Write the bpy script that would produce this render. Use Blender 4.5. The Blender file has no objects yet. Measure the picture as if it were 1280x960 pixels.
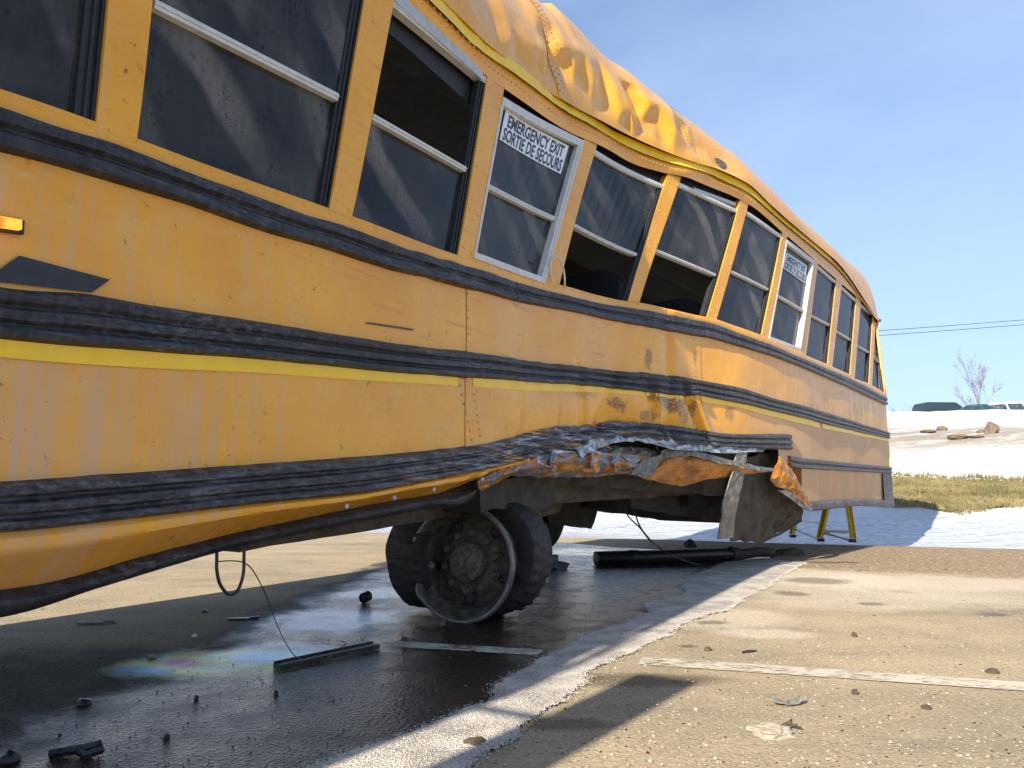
import bpy, bmesh, math, random
from mathutils import Vector, noise as mnoise
random.seed(7)
R = math.radians
SC = bpy.context.scene
COL = SC.collection

# ------------------------------------------------------------------ camera
FPX, CX, CY, HC = 900.0, 640.0, 480.0, 0.62
PITCH = math.atan(128.0 / FPX)
cam_d = bpy.data.cameras.new("camera")
cam = bpy.data.objects.new("camera", cam_d); COL.objects.link(cam)
cam.location = (0, 0, HC); cam.rotation_euler = (R(90) + PITCH, 0, 0)
cam_d.sensor_width = 36.0; cam_d.lens = FPX / 1280.0 * 36.0
cam_d.clip_start = 0.02; cam_d.clip_end = 3000
SC.camera = cam

# ------------------------------------------------------------------ sky, sun, exposure
SUN_AZ, SUN_EL = 216.0, 28.0           # the sun stands behind the camera, to its left
world = bpy.data.worlds.new("World"); SC.world = world; world.use_nodes = True
wn = world.node_tree
sky = wn.nodes.new('ShaderNodeTexSky'); sky.sky_type = 'NISHITA'; sky.sun_disc = False
sky.sun_elevation = R(SUN_EL); sky.sun_rotation = R(SUN_AZ)
sky.air_density = 1.0; sky.dust_density = 0.6; sky.ozone_density = 2.0
bgn = wn.nodes['Background']; bgn.inputs[1].default_value = 0.13
# thin high cloud, drawn over the whole dome
wtc = wn.nodes.new('ShaderNodeTexCoord')
wmp = wn.nodes.new('ShaderNodeMapping'); wmp.inputs['Scale'].default_value = (1.2, 1.2, 2.4)
wmp.inputs['Rotation'].default_value = (0, 0.3, 0.6)
wno = wn.nodes.new('ShaderNodeTexNoise'); wno.inputs['Scale'].default_value = 1.7
wno.inputs['Detail'].default_value = 6; wno.inputs['Roughness'].default_value = 0.55
wmr = wn.nodes.new('ShaderNodeMapRange'); wmr.inputs[1].default_value = 0.38; wmr.inputs[2].default_value = 0.78
wmr.inputs[3].default_value = 0.0; wmr.inputs[4].default_value = 0.42
wmx = wn.nodes.new('ShaderNodeMix'); wmx.data_type = 'RGBA'
wn.links.new(wtc.outputs['Generated'], wmp.inputs[0]); wn.links.new(wmp.outputs[0], wno.inputs['Vector'])
wn.links.new(wno.outputs['Fac'], wmr.inputs[0])
wsp = wn.nodes.new('ShaderNodeSeparateXYZ'); wn.links.new(wtc.outputs['Generated'], wsp.inputs[0])
whz = wn.nodes.new('ShaderNodeMapRange'); whz.clamp = True; whz.inputs[1].default_value = .38; whz.inputs[2].default_value = .0; whz.inputs[3].default_value = 0; whz.inputs[4].default_value = .45
wad = wn.nodes.new('ShaderNodeMath'); wad.operation = 'ADD'; wad.use_clamp = True
wn.links.new(wsp.outputs[2], whz.inputs[0]); wn.links.new(whz.outputs[0], wad.inputs[0]); wn.links.new(wmr.outputs[0], wad.inputs[1]); wn.links.new(wad.outputs[0], wmx.inputs[0])
wn.links.new(sky.outputs[0], wmx.inputs[6]); wmx.inputs[7].default_value = (5.0, 5.6, 6.4, 1)
# the bright band at the horizon is held back, as a clear spring sky shows it
wk = wn.nodes.new('ShaderNodeVectorMath'); wk.operation = 'MULTIPLY_ADD'; wk.inputs[1].default_value = (.315, .215, .125); wk.inputs[2].default_value = (1, 1, 1)
wd = wn.nodes.new('ShaderNodeVectorMath'); wd.operation = 'DIVIDE'
wn.links.new(wmx.outputs[2], wk.inputs[0]); wn.links.new(wmx.outputs[2], wd.inputs[0]); wn.links.new(wk.outputs[0], wd.inputs[1])
ws = wn.nodes.new('ShaderNodeVectorMath'); ws.operation = 'SCALE'; ws.inputs['Scale'].default_value = 1.25
wn.links.new(wd.outputs[0], ws.inputs[0]); wn.links.new(ws.outputs[0], bgn.inputs[0])
sun_d = bpy.data.lights.new("sun", 'SUN'); sun_d.energy = 5.0; sun_d.angle = R(0.5); sun_d.color = (1.0, 0.91, 0.76)
sun = bpy.data.objects.new("sun", sun_d); COL.objects.link(sun)
sdir = Vector((math.sin(R(SUN_AZ)) * math.cos(R(SUN_EL)), math.cos(R(SUN_AZ)) * math.cos(R(SUN_EL)), math.sin(R(SUN_EL))))
sun.rotation_euler = sdir.to_track_quat('Z', 'Y').to_euler()
sun.location = sdir * 50
SC.view_settings.view_transform = 'Standard'; SC.view_settings.look = 'None'
SC.view_settings.gamma = 1.0; SC.view_settings.exposure = 1.1
SC.cycles.max_bounces = 8

# ------------------------------------------------------------------ naming helpers
def tag(o, label=None, cat=None, group=None, kind=None):
    if label: o['label'] = label
    if cat: o['category'] = cat
    if group: o['group'] = group
    if kind: o['kind'] = kind
    return o

def empty(name, loc=(0, 0, 0), rz=0.0, parent=None):
    o = bpy.data.objects.new(name, None); COL.objects.link(o)
    o.location = loc; o.rotation_euler = (0, 0, rz); o.empty_display_size = 0.2
    if parent: o.parent = parent
    return o

class MB:
    """collects polygons and links them as one mesh object"""
    def __init__(s): s.v = []; s.f = []; s.uv = []; s.mi = []
    def vert(s, p, uv=(0, 0)):
        s.v.append((p[0], p[1], p[2])); s.uv.append(uv); return len(s.v) - 1
    def face(s, idx, mi=0): s.f.append(tuple(idx)); s.mi.append(mi)
    def box(s, c, sz, rz=0.0, mi=0, rot=None):
        b = len(s.v)
        for dz in (-.5, .5):
            for dy in (-.5, .5):
                for dx in (-.5, .5):
                    q = Vector((dx * sz[0], dy * sz[1], dz * sz[2]))
                    if rot is not None: q = rot @ q
                    x = q.x * math.cos(rz) - q.y * math.sin(rz); y = q.x * math.sin(rz) + q.y * math.cos(rz)
                    s.vert((c[0] + x, c[1] + y, c[2] + q.z), (x, q.z))
        for f in ((0, 2, 3, 1), (4, 5, 7, 6), (0, 1, 5, 4), (2, 6, 7, 3), (1, 3, 7, 5), (0, 4, 6, 2)):
            s.face([b + i for i in f], mi)
    def tube(s, pts, r, n=8, mi=0, cap=True):
        pts = [Vector(p) for p in pts]; rs = r if isinstance(r, (list, tuple)) else [r] * len(pts)
        rings = []; up = Vector((0, 0, 1)); a0 = None
        for i, p in enumerate(pts):
            t = (pts[min(i + 1, len(pts) - 1)] - pts[max(i - 1, 0)])
            t = t.normalized() if t.length > 1e-9 else Vector((0, 0, 1))
            if a0 is None:
                a0 = t.cross(up if abs(t.z) < .95 else Vector((1, 0, 0))).normalized()
            a = a0 - t * a0.dot(t)
            a = a.normalized() if a.length > 1e-6 else t.orthogonal().normalized()
            a0 = a; b = t.cross(a)
            rings.append([s.vert(p + (a * math.cos(2 * math.pi * k / n) + b * math.sin(2 * math.pi * k / n)) * rs[i],
                                 (i * .05, k / n * .2)) for k in range(n)])
        for i in range(len(rings) - 1):
            for k in range(n):
                s.face((rings[i][k], rings[i][(k + 1) % n], rings[i + 1][(k + 1) % n], rings[i + 1][k]), mi)
        if cap:
            s.face(rings[0][::-1], mi); s.face(rings[-1], mi)
    def grid(s, P, mi=0, flip=False, uv=None):
        """P[j][i] rows of points"""
        b = len(s.v); nj = len(P); ni = len(P[0])
        for j in range(nj):
            for i in range(ni):
                s.vert(P[j][i], uv[j][i] if uv else (i, j))
        for j in range(nj - 1):
            for i in range(ni - 1):
                q = (b + j * ni + i, b + j * ni + i + 1, b + (j + 1) * ni + i + 1, b + (j + 1) * ni + i)
                s.face(q[::-1] if flip else q, mi)
    def build(s, name, mats, parent=None, smooth=False, kind=None, label=None, cat=None, group=None):
        me = bpy.data.meshes.new(name)
        me.from_pydata(s.v, [], s.f)
        if not isinstance(mats, (list, tuple)): mats = [mats]
        for m in mats: me.materials.append(m)
        me.polygons.foreach_set('material_index', s.mi)
        if smooth is True: me.polygons.foreach_set('use_smooth', [True] * len(s.f))
        uvl = me.uv_layers.new(name='UVMap')
        li = [0] * len(me.loops); me.loops.foreach_get('vertex_index', li)
        flat = []
        for i in li: flat.extend(s.uv[i])
        uvl.data.foreach_set('uv', flat)
        me.update()
        if smooth == 'auto':
            me.polygons.foreach_set('use_smooth', [True] * len(s.f))
            try: me.set_sharp_from_angle(angle=R(38))
            except Exception: pass
        o = bpy.data.objects.new(name, me); COL.objects.link(o)
        if parent:
            o.parent = parent
            o.matrix_parent_inverse.identity()
        return tag(o, label, cat, group, kind)

def lathe(mb, prof, origin, axis, n=48, mi=0, a0=0.0, deform=None):
    """prof: list of (r, t); axis = direction of t"""
    ax = Vector(axis).normalized(); e1 = Vector((0, 0, 1)).cross(ax)
    e1 = e1.normalized() if e1.length > 1e-5 else Vector((1, 0, 0)); e2 = ax.cross(e1)
    base = len(mb.v); o = Vector(origin)
    for j, (r, t) in enumerate(prof):
        for k in range(n):
            th = a0 + 2 * math.pi * k / n
            rr, tt = (r, t) if deform is None else deform(r, t, th, j)
            mb.vert(o + ax * tt + (e1 * math.cos(th) + e2 * math.sin(th)) * rr, (th, r + t))
    for j in range(len(prof) - 1):
        for k in range(n):
            k2 = (k + 1) % n
            mb.face((base + j * n + k, base + j * n + k2, base + (j + 1) * n + k2, base + (j + 1) * n + k), mi)

# ------------------------------------------------------------------ node helpers
def new_mat(name):
    m = bpy.data.materials.new(name); m.use_nodes = True
    nt = m.node_tree; return m, nt, nt.nodes['Principled BSDF']
def LK(nt, a, b): nt.links.new(a, b)
def setin(nt, sock, v):
    if hasattr(v, 'is_linked') or hasattr(v, 'links'): nt.links.new(v, sock)
    else:
        if isinstance(v, (tuple, list)) and len(v) == 3 and sock.type == 'RGBA': v = (*v, 1)
        sock.default_value = v
def N_noise(nt, vec, scale, detail=4, rough=.55, dist=0.0, out='Fac'):
    n = nt.nodes.new('ShaderNodeTexNoise'); n.inputs['Scale'].default_value = scale
    n.inputs['Detail'].default_value = detail; n.inputs['Roughness'].default_value = rough
    n.inputs['Distortion'].default_value = dist
    if vec is not None: LK(nt, vec, n.inputs['Vector'])
    return n.outputs[out]
def N_vor(nt, vec, scale, out='Distance', feat='F1'):
    n = nt.nodes.new('ShaderNodeTexVoronoi'); n.feature = feat; n.inputs['Scale'].default_value = scale
    if vec is not None: LK(nt, vec, n.inputs['Vector'])
    return n.outputs[out]
def N_map(nt, vec, scale=(1, 1, 1), loc=(0, 0, 0), rot=(0, 0, 0)):
    n = nt.nodes.new('ShaderNodeMapping'); n.inputs['Scale'].default_value = scale
    n.inputs['Location'].default_value = loc; n.inputs['Rotation'].default_value = rot
    LK(nt, vec, n.inputs[0]); return n.outputs[0]
def N_rng(nt, f, a, b, c=0.0, d=1.0, smooth=False):
    n = nt.nodes.new('ShaderNodeMapRange'); n.clamp = True
    if smooth: n.interpolation_type = 'SMOOTHSTEP'
    LK(nt, f, n.inputs[0])
    for i, v in enumerate((a, b, c, d)): n.inputs[1 + i].default_value = v
    return n.outputs[0]
def N_mix(nt, f, a, b, mode='MIX'):
    n = nt.nodes.new('ShaderNodeMix'); n.data_type = 'RGBA'; n.blend_type = mode
    setin(nt, n.inputs[0], f); setin(nt, n.inputs[6], a); setin(nt, n.inputs[7], b); return n.outputs[2]
def N_math(nt, op, a, b=0.0, c=0.0):
    n = nt.nodes.new('ShaderNodeMath'); n.operation = op
    setin(nt, n.inputs[0], a); setin(nt, n.inputs[1], b); setin(nt, n.inputs[2], c); return n.outputs[0]
def N_sep(nt, vec):
    n = nt.nodes.new('ShaderNodeSeparateXYZ'); LK(nt, vec, n.inputs[0]); return n.outputs
def N_uv(nt): return nt.nodes.new('ShaderNodeTexCoord').outputs['UV']
def N_pos(nt): return nt.nodes.new('ShaderNodeNewGeometry').outputs['Position']
def N_obj(nt): return nt.nodes.new('ShaderNodeTexCoord').outputs['Object']
def N_bump(nt, h, strength=.3, dist=.01, bsdf=None, prev=None):
    n = nt.nodes.new('ShaderNodeBump'); n.inputs['Strength'].default_value = strength; n.inputs['Distance'].default_value = dist
    LK(nt, h, n.inputs['Height'])
    if prev is not None: LK(nt, prev, n.inputs['Normal'])
    if bsdf is not None: LK(nt, n.outputs[0], bsdf.inputs['Normal'])
    return n.outputs[0]
def N_spot(nt, uv, cx, cy, rx, ry, noise_amt=.5, nscale=9):
    """soft-edged stain with a ragged outline centred on (cx, cy) of the side wall"""
    s = N_sep(nt, uv)
    dx = N_math(nt, 'DIVIDE', N_math(nt, 'SUBTRACT', s[0], cx), rx)
    dy = N_math(nt, 'DIVIDE', N_math(nt, 'SUBTRACT', s[1], cy), ry)
    d = N_math(nt, 'SQRT', N_math(nt, 'ADD', N_math(nt, 'MULTIPLY', dx, dx), N_math(nt, 'MULTIPLY', dy, dy)))
    n = N_noise(nt, uv, nscale, 9, .78)
    d = N_math(nt, 'ADD', d, N_math(nt, 'MULTIPLY', N_math(nt, 'SUBTRACT', n, .5), noise_amt * 4))
    return N_rng(nt, d, 1.0, .55)

# ------------------------------------------------------------------ bus side wall: plan curve, pixels -> (s, z)
d0 = Vector((.492, .8706)) * .72
P1 = Vector((-.883, 1.59))
PLAN = [P1 + d0 * k for k in (-6, -5, -4, -3, -2, -1, 0)] + [Vector(p) for p in
        ((-.522, 2.216), (-.179, 2.82), (.193, 3.48), (.70, 4.205), (1.338, 4.855), (1.911, 5.428), (2.424, 5.995), (2.889, 6.556),
         (3.364, 7.129), (3.848, 7.717), (4.338, 8.306), (4.829, 8.894))]
SK = [0.0]
for i in range(1, len(PLAN)): SK.append(SK[-1] + (PLAN[i] - PLAN[i - 1]).length)
S0 = SK[6]; SK = [s - S0 for s in SK]
def cr(s):
    i = 1
    while i < len(PLAN) - 3 and SK[i + 1] < s: i += 1
    t = (s - SK[i]) / (SK[i + 1] - SK[i])
    p0, p1, p2, p3 = PLAN[i - 1], PLAN[i], PLAN[i + 1], PLAN[i + 2]
    return .5 * ((2 * p1) + (p2 - p0) * t + (2 * p0 - 5 * p1 + 4 * p2 - p3) * t * t + (3 * p1 - p0 - 3 * p2 + p3) * t ** 3)
SMIN, SMAX = SK[1], SK[-2]
NT_ = 900
TAB = [cr(SMIN + (SMAX - SMIN) * i / NT_) for i in range(NT_ + 1)]
def C2(s):
    u = (s - SMIN) / (SMAX - SMIN) * NT_; u = max(0.0, min(NT_ - 1e-6, u)); i = int(u); return TAB[i].lerp(TAB[i + 1], u - i)
NTAB = []
for i in range(NT_ + 1):
    a = TAB[max(0, i - 14)]; c = TAB[min(NT_, i + 14)]; t = (c - a).normalized(); NTAB.append(Vector((t.y, -t.x)))
def NRM(s):
    u = (s - SMIN) / (SMAX - SMIN) * NT_; u = max(0.0, min(NT_ - 1e-6, u)); i = int(u); return NTAB[i].lerp(NTAB[i + 1], u - i).normalized()
def lean(s, z): return -.05 * max(0.0, z - 1.55)
def surf(s, z, off=0.0):
    c = C2(s) + NRM(s) * (off + lean(s, z)); return Vector((c.x, c.y, z))
def ray(px, py):
    u = (px - CX) / FPX; v = (CY - py) / FPX
    return Vector((u, math.cos(PITCH) - v * math.sin(PITCH), math.sin(PITCH) + v * math.cos(PITCH)))
def pix(px, py, off=0.0):
    """where the sight line of a photo pixel meets the side wall (offset by off): wall coordinates (s, z)"""
    d = ray(px, py); z = 1.2
    for it in range(4):
        lo, hi = SMIN, SMAX
        for k in range(34):
            mid = .5 * (lo + hi); c = C2(mid) + NRM(mid) * (off + lean(mid, z))
            if c.x * d.y - c.y * d.x < 0 or c.y < -.2: lo = mid
            else: hi = mid
        s = .5 * (lo + hi); c = C2(s) + NRM(s) * (off + lean(s, z))
        z = HC + d.z / d.y * c.y
    return (s, z)
def gpix(px, py, h=0.0):
    d = ray(px, py); t = (h - HC) / d.z; return Vector((d.x * t, d.y * t, h))
def dpix(px, py, Y):
    d = ray(px, py); t = Y / d.y; return Vector((d.x * t, Y, HC + d.z * t))

# ------------------------------------------------------------------ materials
def m_simple(name, col, rough=.6, metal=0.0, var=.25, scale=25, bump=.15, coords='obj', spec=.5):
    m, nt, b = new_mat(name)
    v = N_obj(nt) if coords == 'obj' else N_uv(nt)
    n = N_noise(nt, v, scale, 5, .6)
    c = N_mix(nt, N_rng(nt, n, .3, .7), tuple(x * (1 - var) for x in col), tuple(min(1, x * (1 + var)) for x in col))
    LK(nt, c, b.inputs['Base Color']); b.inputs['Metallic'].default_value = metal
    LK(nt, N_rng(nt, N_noise(nt, v, scale * 1.7, 3), .3, .7, max(.03, rough - .12), min(1, rough + .12)), b.inputs['Roughness'])
    b.inputs['Specular IOR Level'].default_value = spec
    if bump: N_bump(nt, N_noise(nt, v, scale * 3, 4), bump, .004, b)
    return m

YEL = (0.74, 0.305, 0.018)
def m_paint(name, roof=False):
    m, nt, b = new_mat(name)
    uv = N_uv(nt); s = N_sep(nt, uv)
    big = N_noise(nt, N_map(nt, uv, (1.3, 1.3, 1)), 2.0, 4, .6)
    col = N_mix(nt, N_rng(nt, big, .3, .7), (0.76, 0.325, 0.012), (0.87, 0.42, 0.022))
    # faded, chalky areas
    chalk = N_rng(nt, N_noise(nt, N_map(nt, uv, (2.2, 3.2, 1), (3, 1, 0)), 2.6, 7, .65, .6), .52, .68, 0, .34)
    col = N_mix(nt, chalk, col, (0.78, 0.46, 0.13))
    # wash-down runs of road dust, heavier towards the rear and low on the side
    st = N_noise(nt, N_map(nt, uv, (26, 1.1, 1)), 1.0, 5, .6)
    st2 = N_noise(nt, N_map(nt, uv, (70, 2.0, 1), (5, 3, 0)), 1.0, 3, .6)
    reach = N_noise(nt, N_map(nt, uv, (5, 1.5, 1), (9, 2, 0)), 1.0, 4, .6)
    rear = N_rng(nt, s[0], 3.6, 5.8, 0, 1)
    low = N_rng(nt, s[1], 1.45, .75, 0, 1)
    fr = N_rng(nt, s[0], 1.1, -.2, 0, 1)
    amt = N_math(nt, 'MAXIMUM', N_math(nt, 'MULTIPLY', rear, 1.35), N_math(nt, 'MULTIPLY', fr, .55))
    amt = N_math(nt, 'MULTIPLY', amt, N_math(nt, 'MULTIPLY_ADD', low, .75, .22))
    thr = N_math(nt, 'ADD', N_math(nt, 'MULTIPLY', st, .65), N_math(nt, 'MULTIPLY', st2, .35))
    dirt = N_rng(nt, N_math(nt, 'ADD', thr, N_math(nt, 'MULTIPLY', amt, .46)), .60, .84, 0, .85)
    if not roof:
        dirt = N_math(nt, 'MULTIPLY', dirt, N_rng(nt, reach, .28, .52, .35, 1))
        col = N_mix(nt, dirt, col, (0.60, 0.40, 0.25))
        # burnt-on mud and scrape marks where the side was struck
        gr_ = N_rng(nt, N_noise(nt, N_map(nt, uv, (1, 1.3, 1)), 60, 6, .8), .38, .52)
        for (px, py, rx, ry, a) in ((838, 505, .13, .050, .95), (822, 498, .10, .030, .9), (775, 505, .085, .035, .9), (812, 520, .10, .035, .7), (808, 450, .04, .055, .8), (855, 520, .06, .05, .7), (730, 492, .13, .025, .5), (868, 515, .025, .10, .8), (912, 515, .05, .06, .55), (700, 515, .02, .06, .4), (870, 445, .025, .05, .6)):
            c_ = pix(px, py); k = N_spot(nt, uv, c_[0], c_[1], rx * 1.35, ry * 1.3, .85, 15)
            col = N_mix(nt, N_math(nt, 'MULTIPLY', N_math(nt, 'MULTIPLY', k, gr_), a), col, (0.085, 0.038, 0.014))
        # long rub marks
        rub = N_noise(nt, N_map(nt, uv, (1.6, 55, 1), (1, 7, 0), (0, 0, -.06)), 1.0, 4, .6)
        rub = N_math(nt, 'MULTIPLY', N_rng(nt, rub, .61, .70, 0, .6), N_math(nt, 'MULTIPLY', N_rng(nt, s[0], .2, 1.0), N_rng(nt, s[0], 4.0, 3.0)))
        rub = N_math(nt, 'MULTIPLY', rub, N_rng(nt, N_noise(nt, uv, 3.5, 3), .42, .55))
        col = N_mix(nt, rub, col, (0.13, 0.06, 0.02))
        wht = N_rng(nt, N_noise(nt, N_map(nt, uv, (3.0, 26, 1), (4, 2, 0), (0, 0, .9)), 1.0, 6, .7), .66, .73, 0, .5)
        col = N_mix(nt, wht, col, (0.72, 0.60, 0.42))
    else:
        # dusty top of the roof
        nz = N_sep(nt, nt.nodes.new('ShaderNodeNewGeometry').outputs['Normal'])[2]
        drag = N_noise(nt, N_map(nt, uv, (9, 2.2, 1)), 1.0, 5, .65)
        d = N_math(nt, 'MULTIPLY', N_rng(nt, nz, .15, .8, .05, .75), N_rng(nt, drag, .25, .6, .5, 1))
        col = N_mix(nt, d, col, (0.60, 0.42, 0.24))
        col = N_mix(nt, N_rng(nt, st, .6, .8, 0, .35), col, (0.36, 0.20, 0.07))
    # splashes and specks
    wob = nt.nodes.new('ShaderNodeVectorMath'); wob.operation = 'MULTIPLY_ADD'; wob.inputs[1].default_value = (.05, .07, 0)
    LK(nt, N_noise(nt, uv, 45, 3, .6, 0, 'Color'), wob.inputs[0]); LK(nt, uv, wob.inputs[2]); uw = wob.outputs[0]
    v1 = N_vor(nt, uw, 24)
    keep = N_rng(nt, N_vor(nt, uw, 24, 'Color'), .50, .55)
    spk = N_math(nt, 'MULTIPLY', N_rng(nt, v1, .13, .07), keep)
    v2 = N_rng(nt, N_vor(nt, N_map(nt, uw, (1, .7, 1), (.3, .2, 0)), 60), .15, .07)
    v2 = N_math(nt, 'MULTIPLY', v2, N_rng(nt, N_noise(nt, uv, 4, 2), .45, .6))
    col = N_mix(nt, N_math(nt, 'MULTIPLY', N_math(nt, 'MAXIMUM', spk, v2), .8), col, (0.20, 0.085, 0.02))
    LK(nt, col, b.inputs['Base Color'])
    rg = N_math(nt, 'ADD', N_rng(nt, N_noise(nt, uv, 18, 5), .3, .7, .17, .33), N_math(nt, 'MULTIPLY', dirt, .45))
    LK(nt, rg, b.inputs['Roughness'])
    h = N_noise(nt, N_map(nt, uv, (1, 1, 1)), 9, 3, .5)
    h2 = N_noise(nt, uv, 160, 3, .6)
    p = N_bump(nt, h, .25, .012)
    N_bump(nt, h2, .10, .002, b, p)
    return m

def m_rail(name, grey=0.0, orange=False):
    """black rubber-painted steel rub rail, scratched along its length"""
    m, nt, b = new_mat(name)
    uv = N_uv(nt); s = N_sep(nt, uv)
    sc = N_noise(nt, N_map(nt, uv, (2.6, 85, 1)), 1.0, 7, .68)
    sc2 = N_noise(nt, N_map(nt, uv, (6, 42, 1), (3, 8, 0)), 1.0, 7, .72)
    dm = N_math(nt, 'MULTIPLY', N_rng(nt, s[0], -.2, 1.6, .15, 1), N_rng(nt, s[0], 7.6, 4.4, .35, 1))
    wear = N_rng(nt, N_math(nt, 'ADD', sc, N_math(nt, 'MULTIPLY', dm, .07)), .56, .74, 0, .7)
    smear = N_rng(nt, sc2, .50, .72, 0, .75)
    col = N_mix(nt, wear, (0.010, 0.011, 0.016), (0.075, 0.083, 0.105))
    if orange:
        patch = N_rng(nt, N_noise(nt, N_map(nt, uv, (3, 9, 1)), 1.0, 5, .6), .42, .60)
        col = N_mix(nt, N_math(nt, 'MULTIPLY', smear, patch), col, (0.24, 0.26, 0.31))
        dz = N_math(nt, 'MULTIPLY', N_rng(nt, s[0], .7, 1.7), N_rng(nt, s[0], 3.4, 2.4))
        sil = N_noise(nt, N_map(nt, uv, (5, 60, 1), (6, 1, 0)), 1.0, 8, .72)
        col = N_mix(nt, N_math(nt, 'MULTIPLY', N_rng(nt, sil, .51, .62, 0, .9), dz), col, (0.50, 0.54, 0.60))
        org = N_noise(nt, N_map(nt, uv, (3.2, 60, 1), (1, 4, 0)), 1.0, 5, .62)
        col = N_mix(nt, N_math(nt, 'MULTIPLY', N_rng(nt, org, .57, .62), dz), col, (0.62, 0.27, 0.03))
    else:
        col = N_mix(nt, N_math(nt, 'MULTIPLY', smear, .45), col, (0.075, 0.085, 0.115))
    chip = N_noise(nt, N_map(nt, uv, (34, 70, 1), (7, 1, 0)), 1.0, 8, .8)
    zone = N_rng(nt, N_noise(nt, N_map(nt, uv, (1.8, 5, 1), (2, 9, 0)), 1.0, 4, .6), .40, .62)
    col = N_mix(nt, N_math(nt, 'MULTIPLY', N_rng(nt, chip, .50, .58, 0, .42), zone), col, (0.19, 0.205, 0.24))
    blot = N_noise(nt, N_map(nt, uv, (13, 26, 1), (3, 3, 0)), 1.0, 10, .75)
    col = N_mix(nt, N_math(nt, 'MULTIPLY', N_rng(nt, blot, .52, .60, 0, .55 if orange else .14), N_rng(nt, chip, .40, .55, .4, 1)), col, (0.14, 0.155, 0.19))
    hair = N_noise(nt, N_map(nt, uv, (5, 210, 1), (1, 3, 0)), 1.0, 4, .6)
    col = N_mix(nt, N_math(nt, 'MULTIPLY', N_rng(nt, hair, .66, .70, 0, .8), dm), col, (0.36, 0.36, 0.36))
    vd = N_noise(nt, N_map(nt, uv, (60, 5, 1), (2, 2, 0)), 1.0, 4, .6)
    dust = N_math(nt, 'MULTIPLY', N_rng(nt, vd, .42, .7, .15, 1), N_rng(nt, s[0], 3.6, 6.3, .12 + grey, .8))
    col = N_mix(nt, dust, col, (0.29, 0.27, 0.27))
    LK(nt, col, b.inputs['Base Color'])
    LK(nt, N_rng(nt, sc2, .3, .7, .34, .6), b.inputs['Roughness']); b.inputs['Specular IOR Level'].default_value = .32
    p = N_bump(nt, sc, .5, .006)
    N_bump(nt, sc2, .35, .004, b, p)
    return m

def m_glass():
    m, nt, b = new_mat('dusty_glass')
    uv = N_uv(nt); pos = N_pos(nt)
    b.inputs['Base Color'].default_value = (0.012, 0.014, 0.016, 1); b.inputs['Roughness'].default_value = .04
    b.inputs['IOR'].default_value = 1.5
    # road film: fine grain, dried drops; broad wavy bands are painted reflections
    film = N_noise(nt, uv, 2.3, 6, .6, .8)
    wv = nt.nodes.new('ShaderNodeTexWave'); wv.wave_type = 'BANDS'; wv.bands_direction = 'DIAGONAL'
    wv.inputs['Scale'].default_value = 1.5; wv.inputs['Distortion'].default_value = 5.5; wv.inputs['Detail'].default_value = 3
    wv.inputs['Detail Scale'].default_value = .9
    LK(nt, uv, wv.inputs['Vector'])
    refl_bands = N_rng(nt, wv.outputs['Fac'], .50, .82, 0, .55)
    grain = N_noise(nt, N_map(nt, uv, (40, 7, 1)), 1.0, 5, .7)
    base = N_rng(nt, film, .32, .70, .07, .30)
    f = N_math(nt, 'ADD', base, N_math(nt, 'MULTIPLY', refl_bands, N_rng(nt, N_noise(nt, uv, 1.7, 2), .4, .62)))
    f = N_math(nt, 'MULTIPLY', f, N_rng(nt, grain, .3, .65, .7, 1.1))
    drop = N_vor(nt, N_map(nt, uv, (1, .75, 1)), 42)
    dk = N_math(nt, 'MULTIPLY', N_rng(nt, drop, .30, .16), N_rng(nt, N_noise(nt, uv, 6, 3), .48, .6))
    drop2 = N_vor(nt, N_map(nt, uv, (1, .8, 1), (.4, .7, 0)), 95)
    dk = N_math(nt, 'MAXIMUM', dk, N_math(nt, 'MULTIPLY', N_rng(nt, drop2, .28, .18), N_rng(nt, N_noise(nt, uv, 9, 3), .5, .6)))
    f = N_math(nt, 'MULTIPLY', f, N_math(nt, 'SUBTRACT', 1.0, N_math(nt, 'MULTIPLY', dk, .75)))
    f = N_math(nt, 'MULTIPLY', f, N_math(nt, 'SUBTRACT', 1.0, N_math(nt, 'MULTIPLY', nt.nodes.new('ShaderNodeNewGeometry').outputs['Backfacing'], .9)))
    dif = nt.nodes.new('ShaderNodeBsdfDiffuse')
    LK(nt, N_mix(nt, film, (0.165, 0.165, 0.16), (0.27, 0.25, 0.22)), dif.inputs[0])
    tr = nt.nodes.new('ShaderNodeBsdfTransparent'); tr.inputs[0].default_value = (.17, .18, .185, 1)
    gl = nt.nodes.new('ShaderNodeBsdfGlossy'); gl.inputs['Roughness'].default_value = .05
    fr = nt.nodes.new('ShaderNodeFresnel'); fr.inputs[0].default_value = 1.5
    mx1 = nt.nodes.new('ShaderNodeMixShader'); bf = nt.nodes.new('ShaderNodeNewGeometry').outputs['Backfacing']; LK(nt, N_math(nt, 'MULTIPLY', N_math(nt, 'MULTIPLY', fr.outputs[0], .8), N_math(nt, 'SUBTRACT', 1.0, bf)), mx1.inputs[0]); LK(nt, tr.outputs[0], mx1.inputs[1]); LK(nt, gl.outputs[0], mx1.inputs[2])
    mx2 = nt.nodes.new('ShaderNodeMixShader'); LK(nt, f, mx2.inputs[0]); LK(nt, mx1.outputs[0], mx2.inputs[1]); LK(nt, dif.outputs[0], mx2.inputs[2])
    LK(nt, mx2.outputs[0], nt.nodes['Material Output'].inputs[0])
    return m

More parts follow.
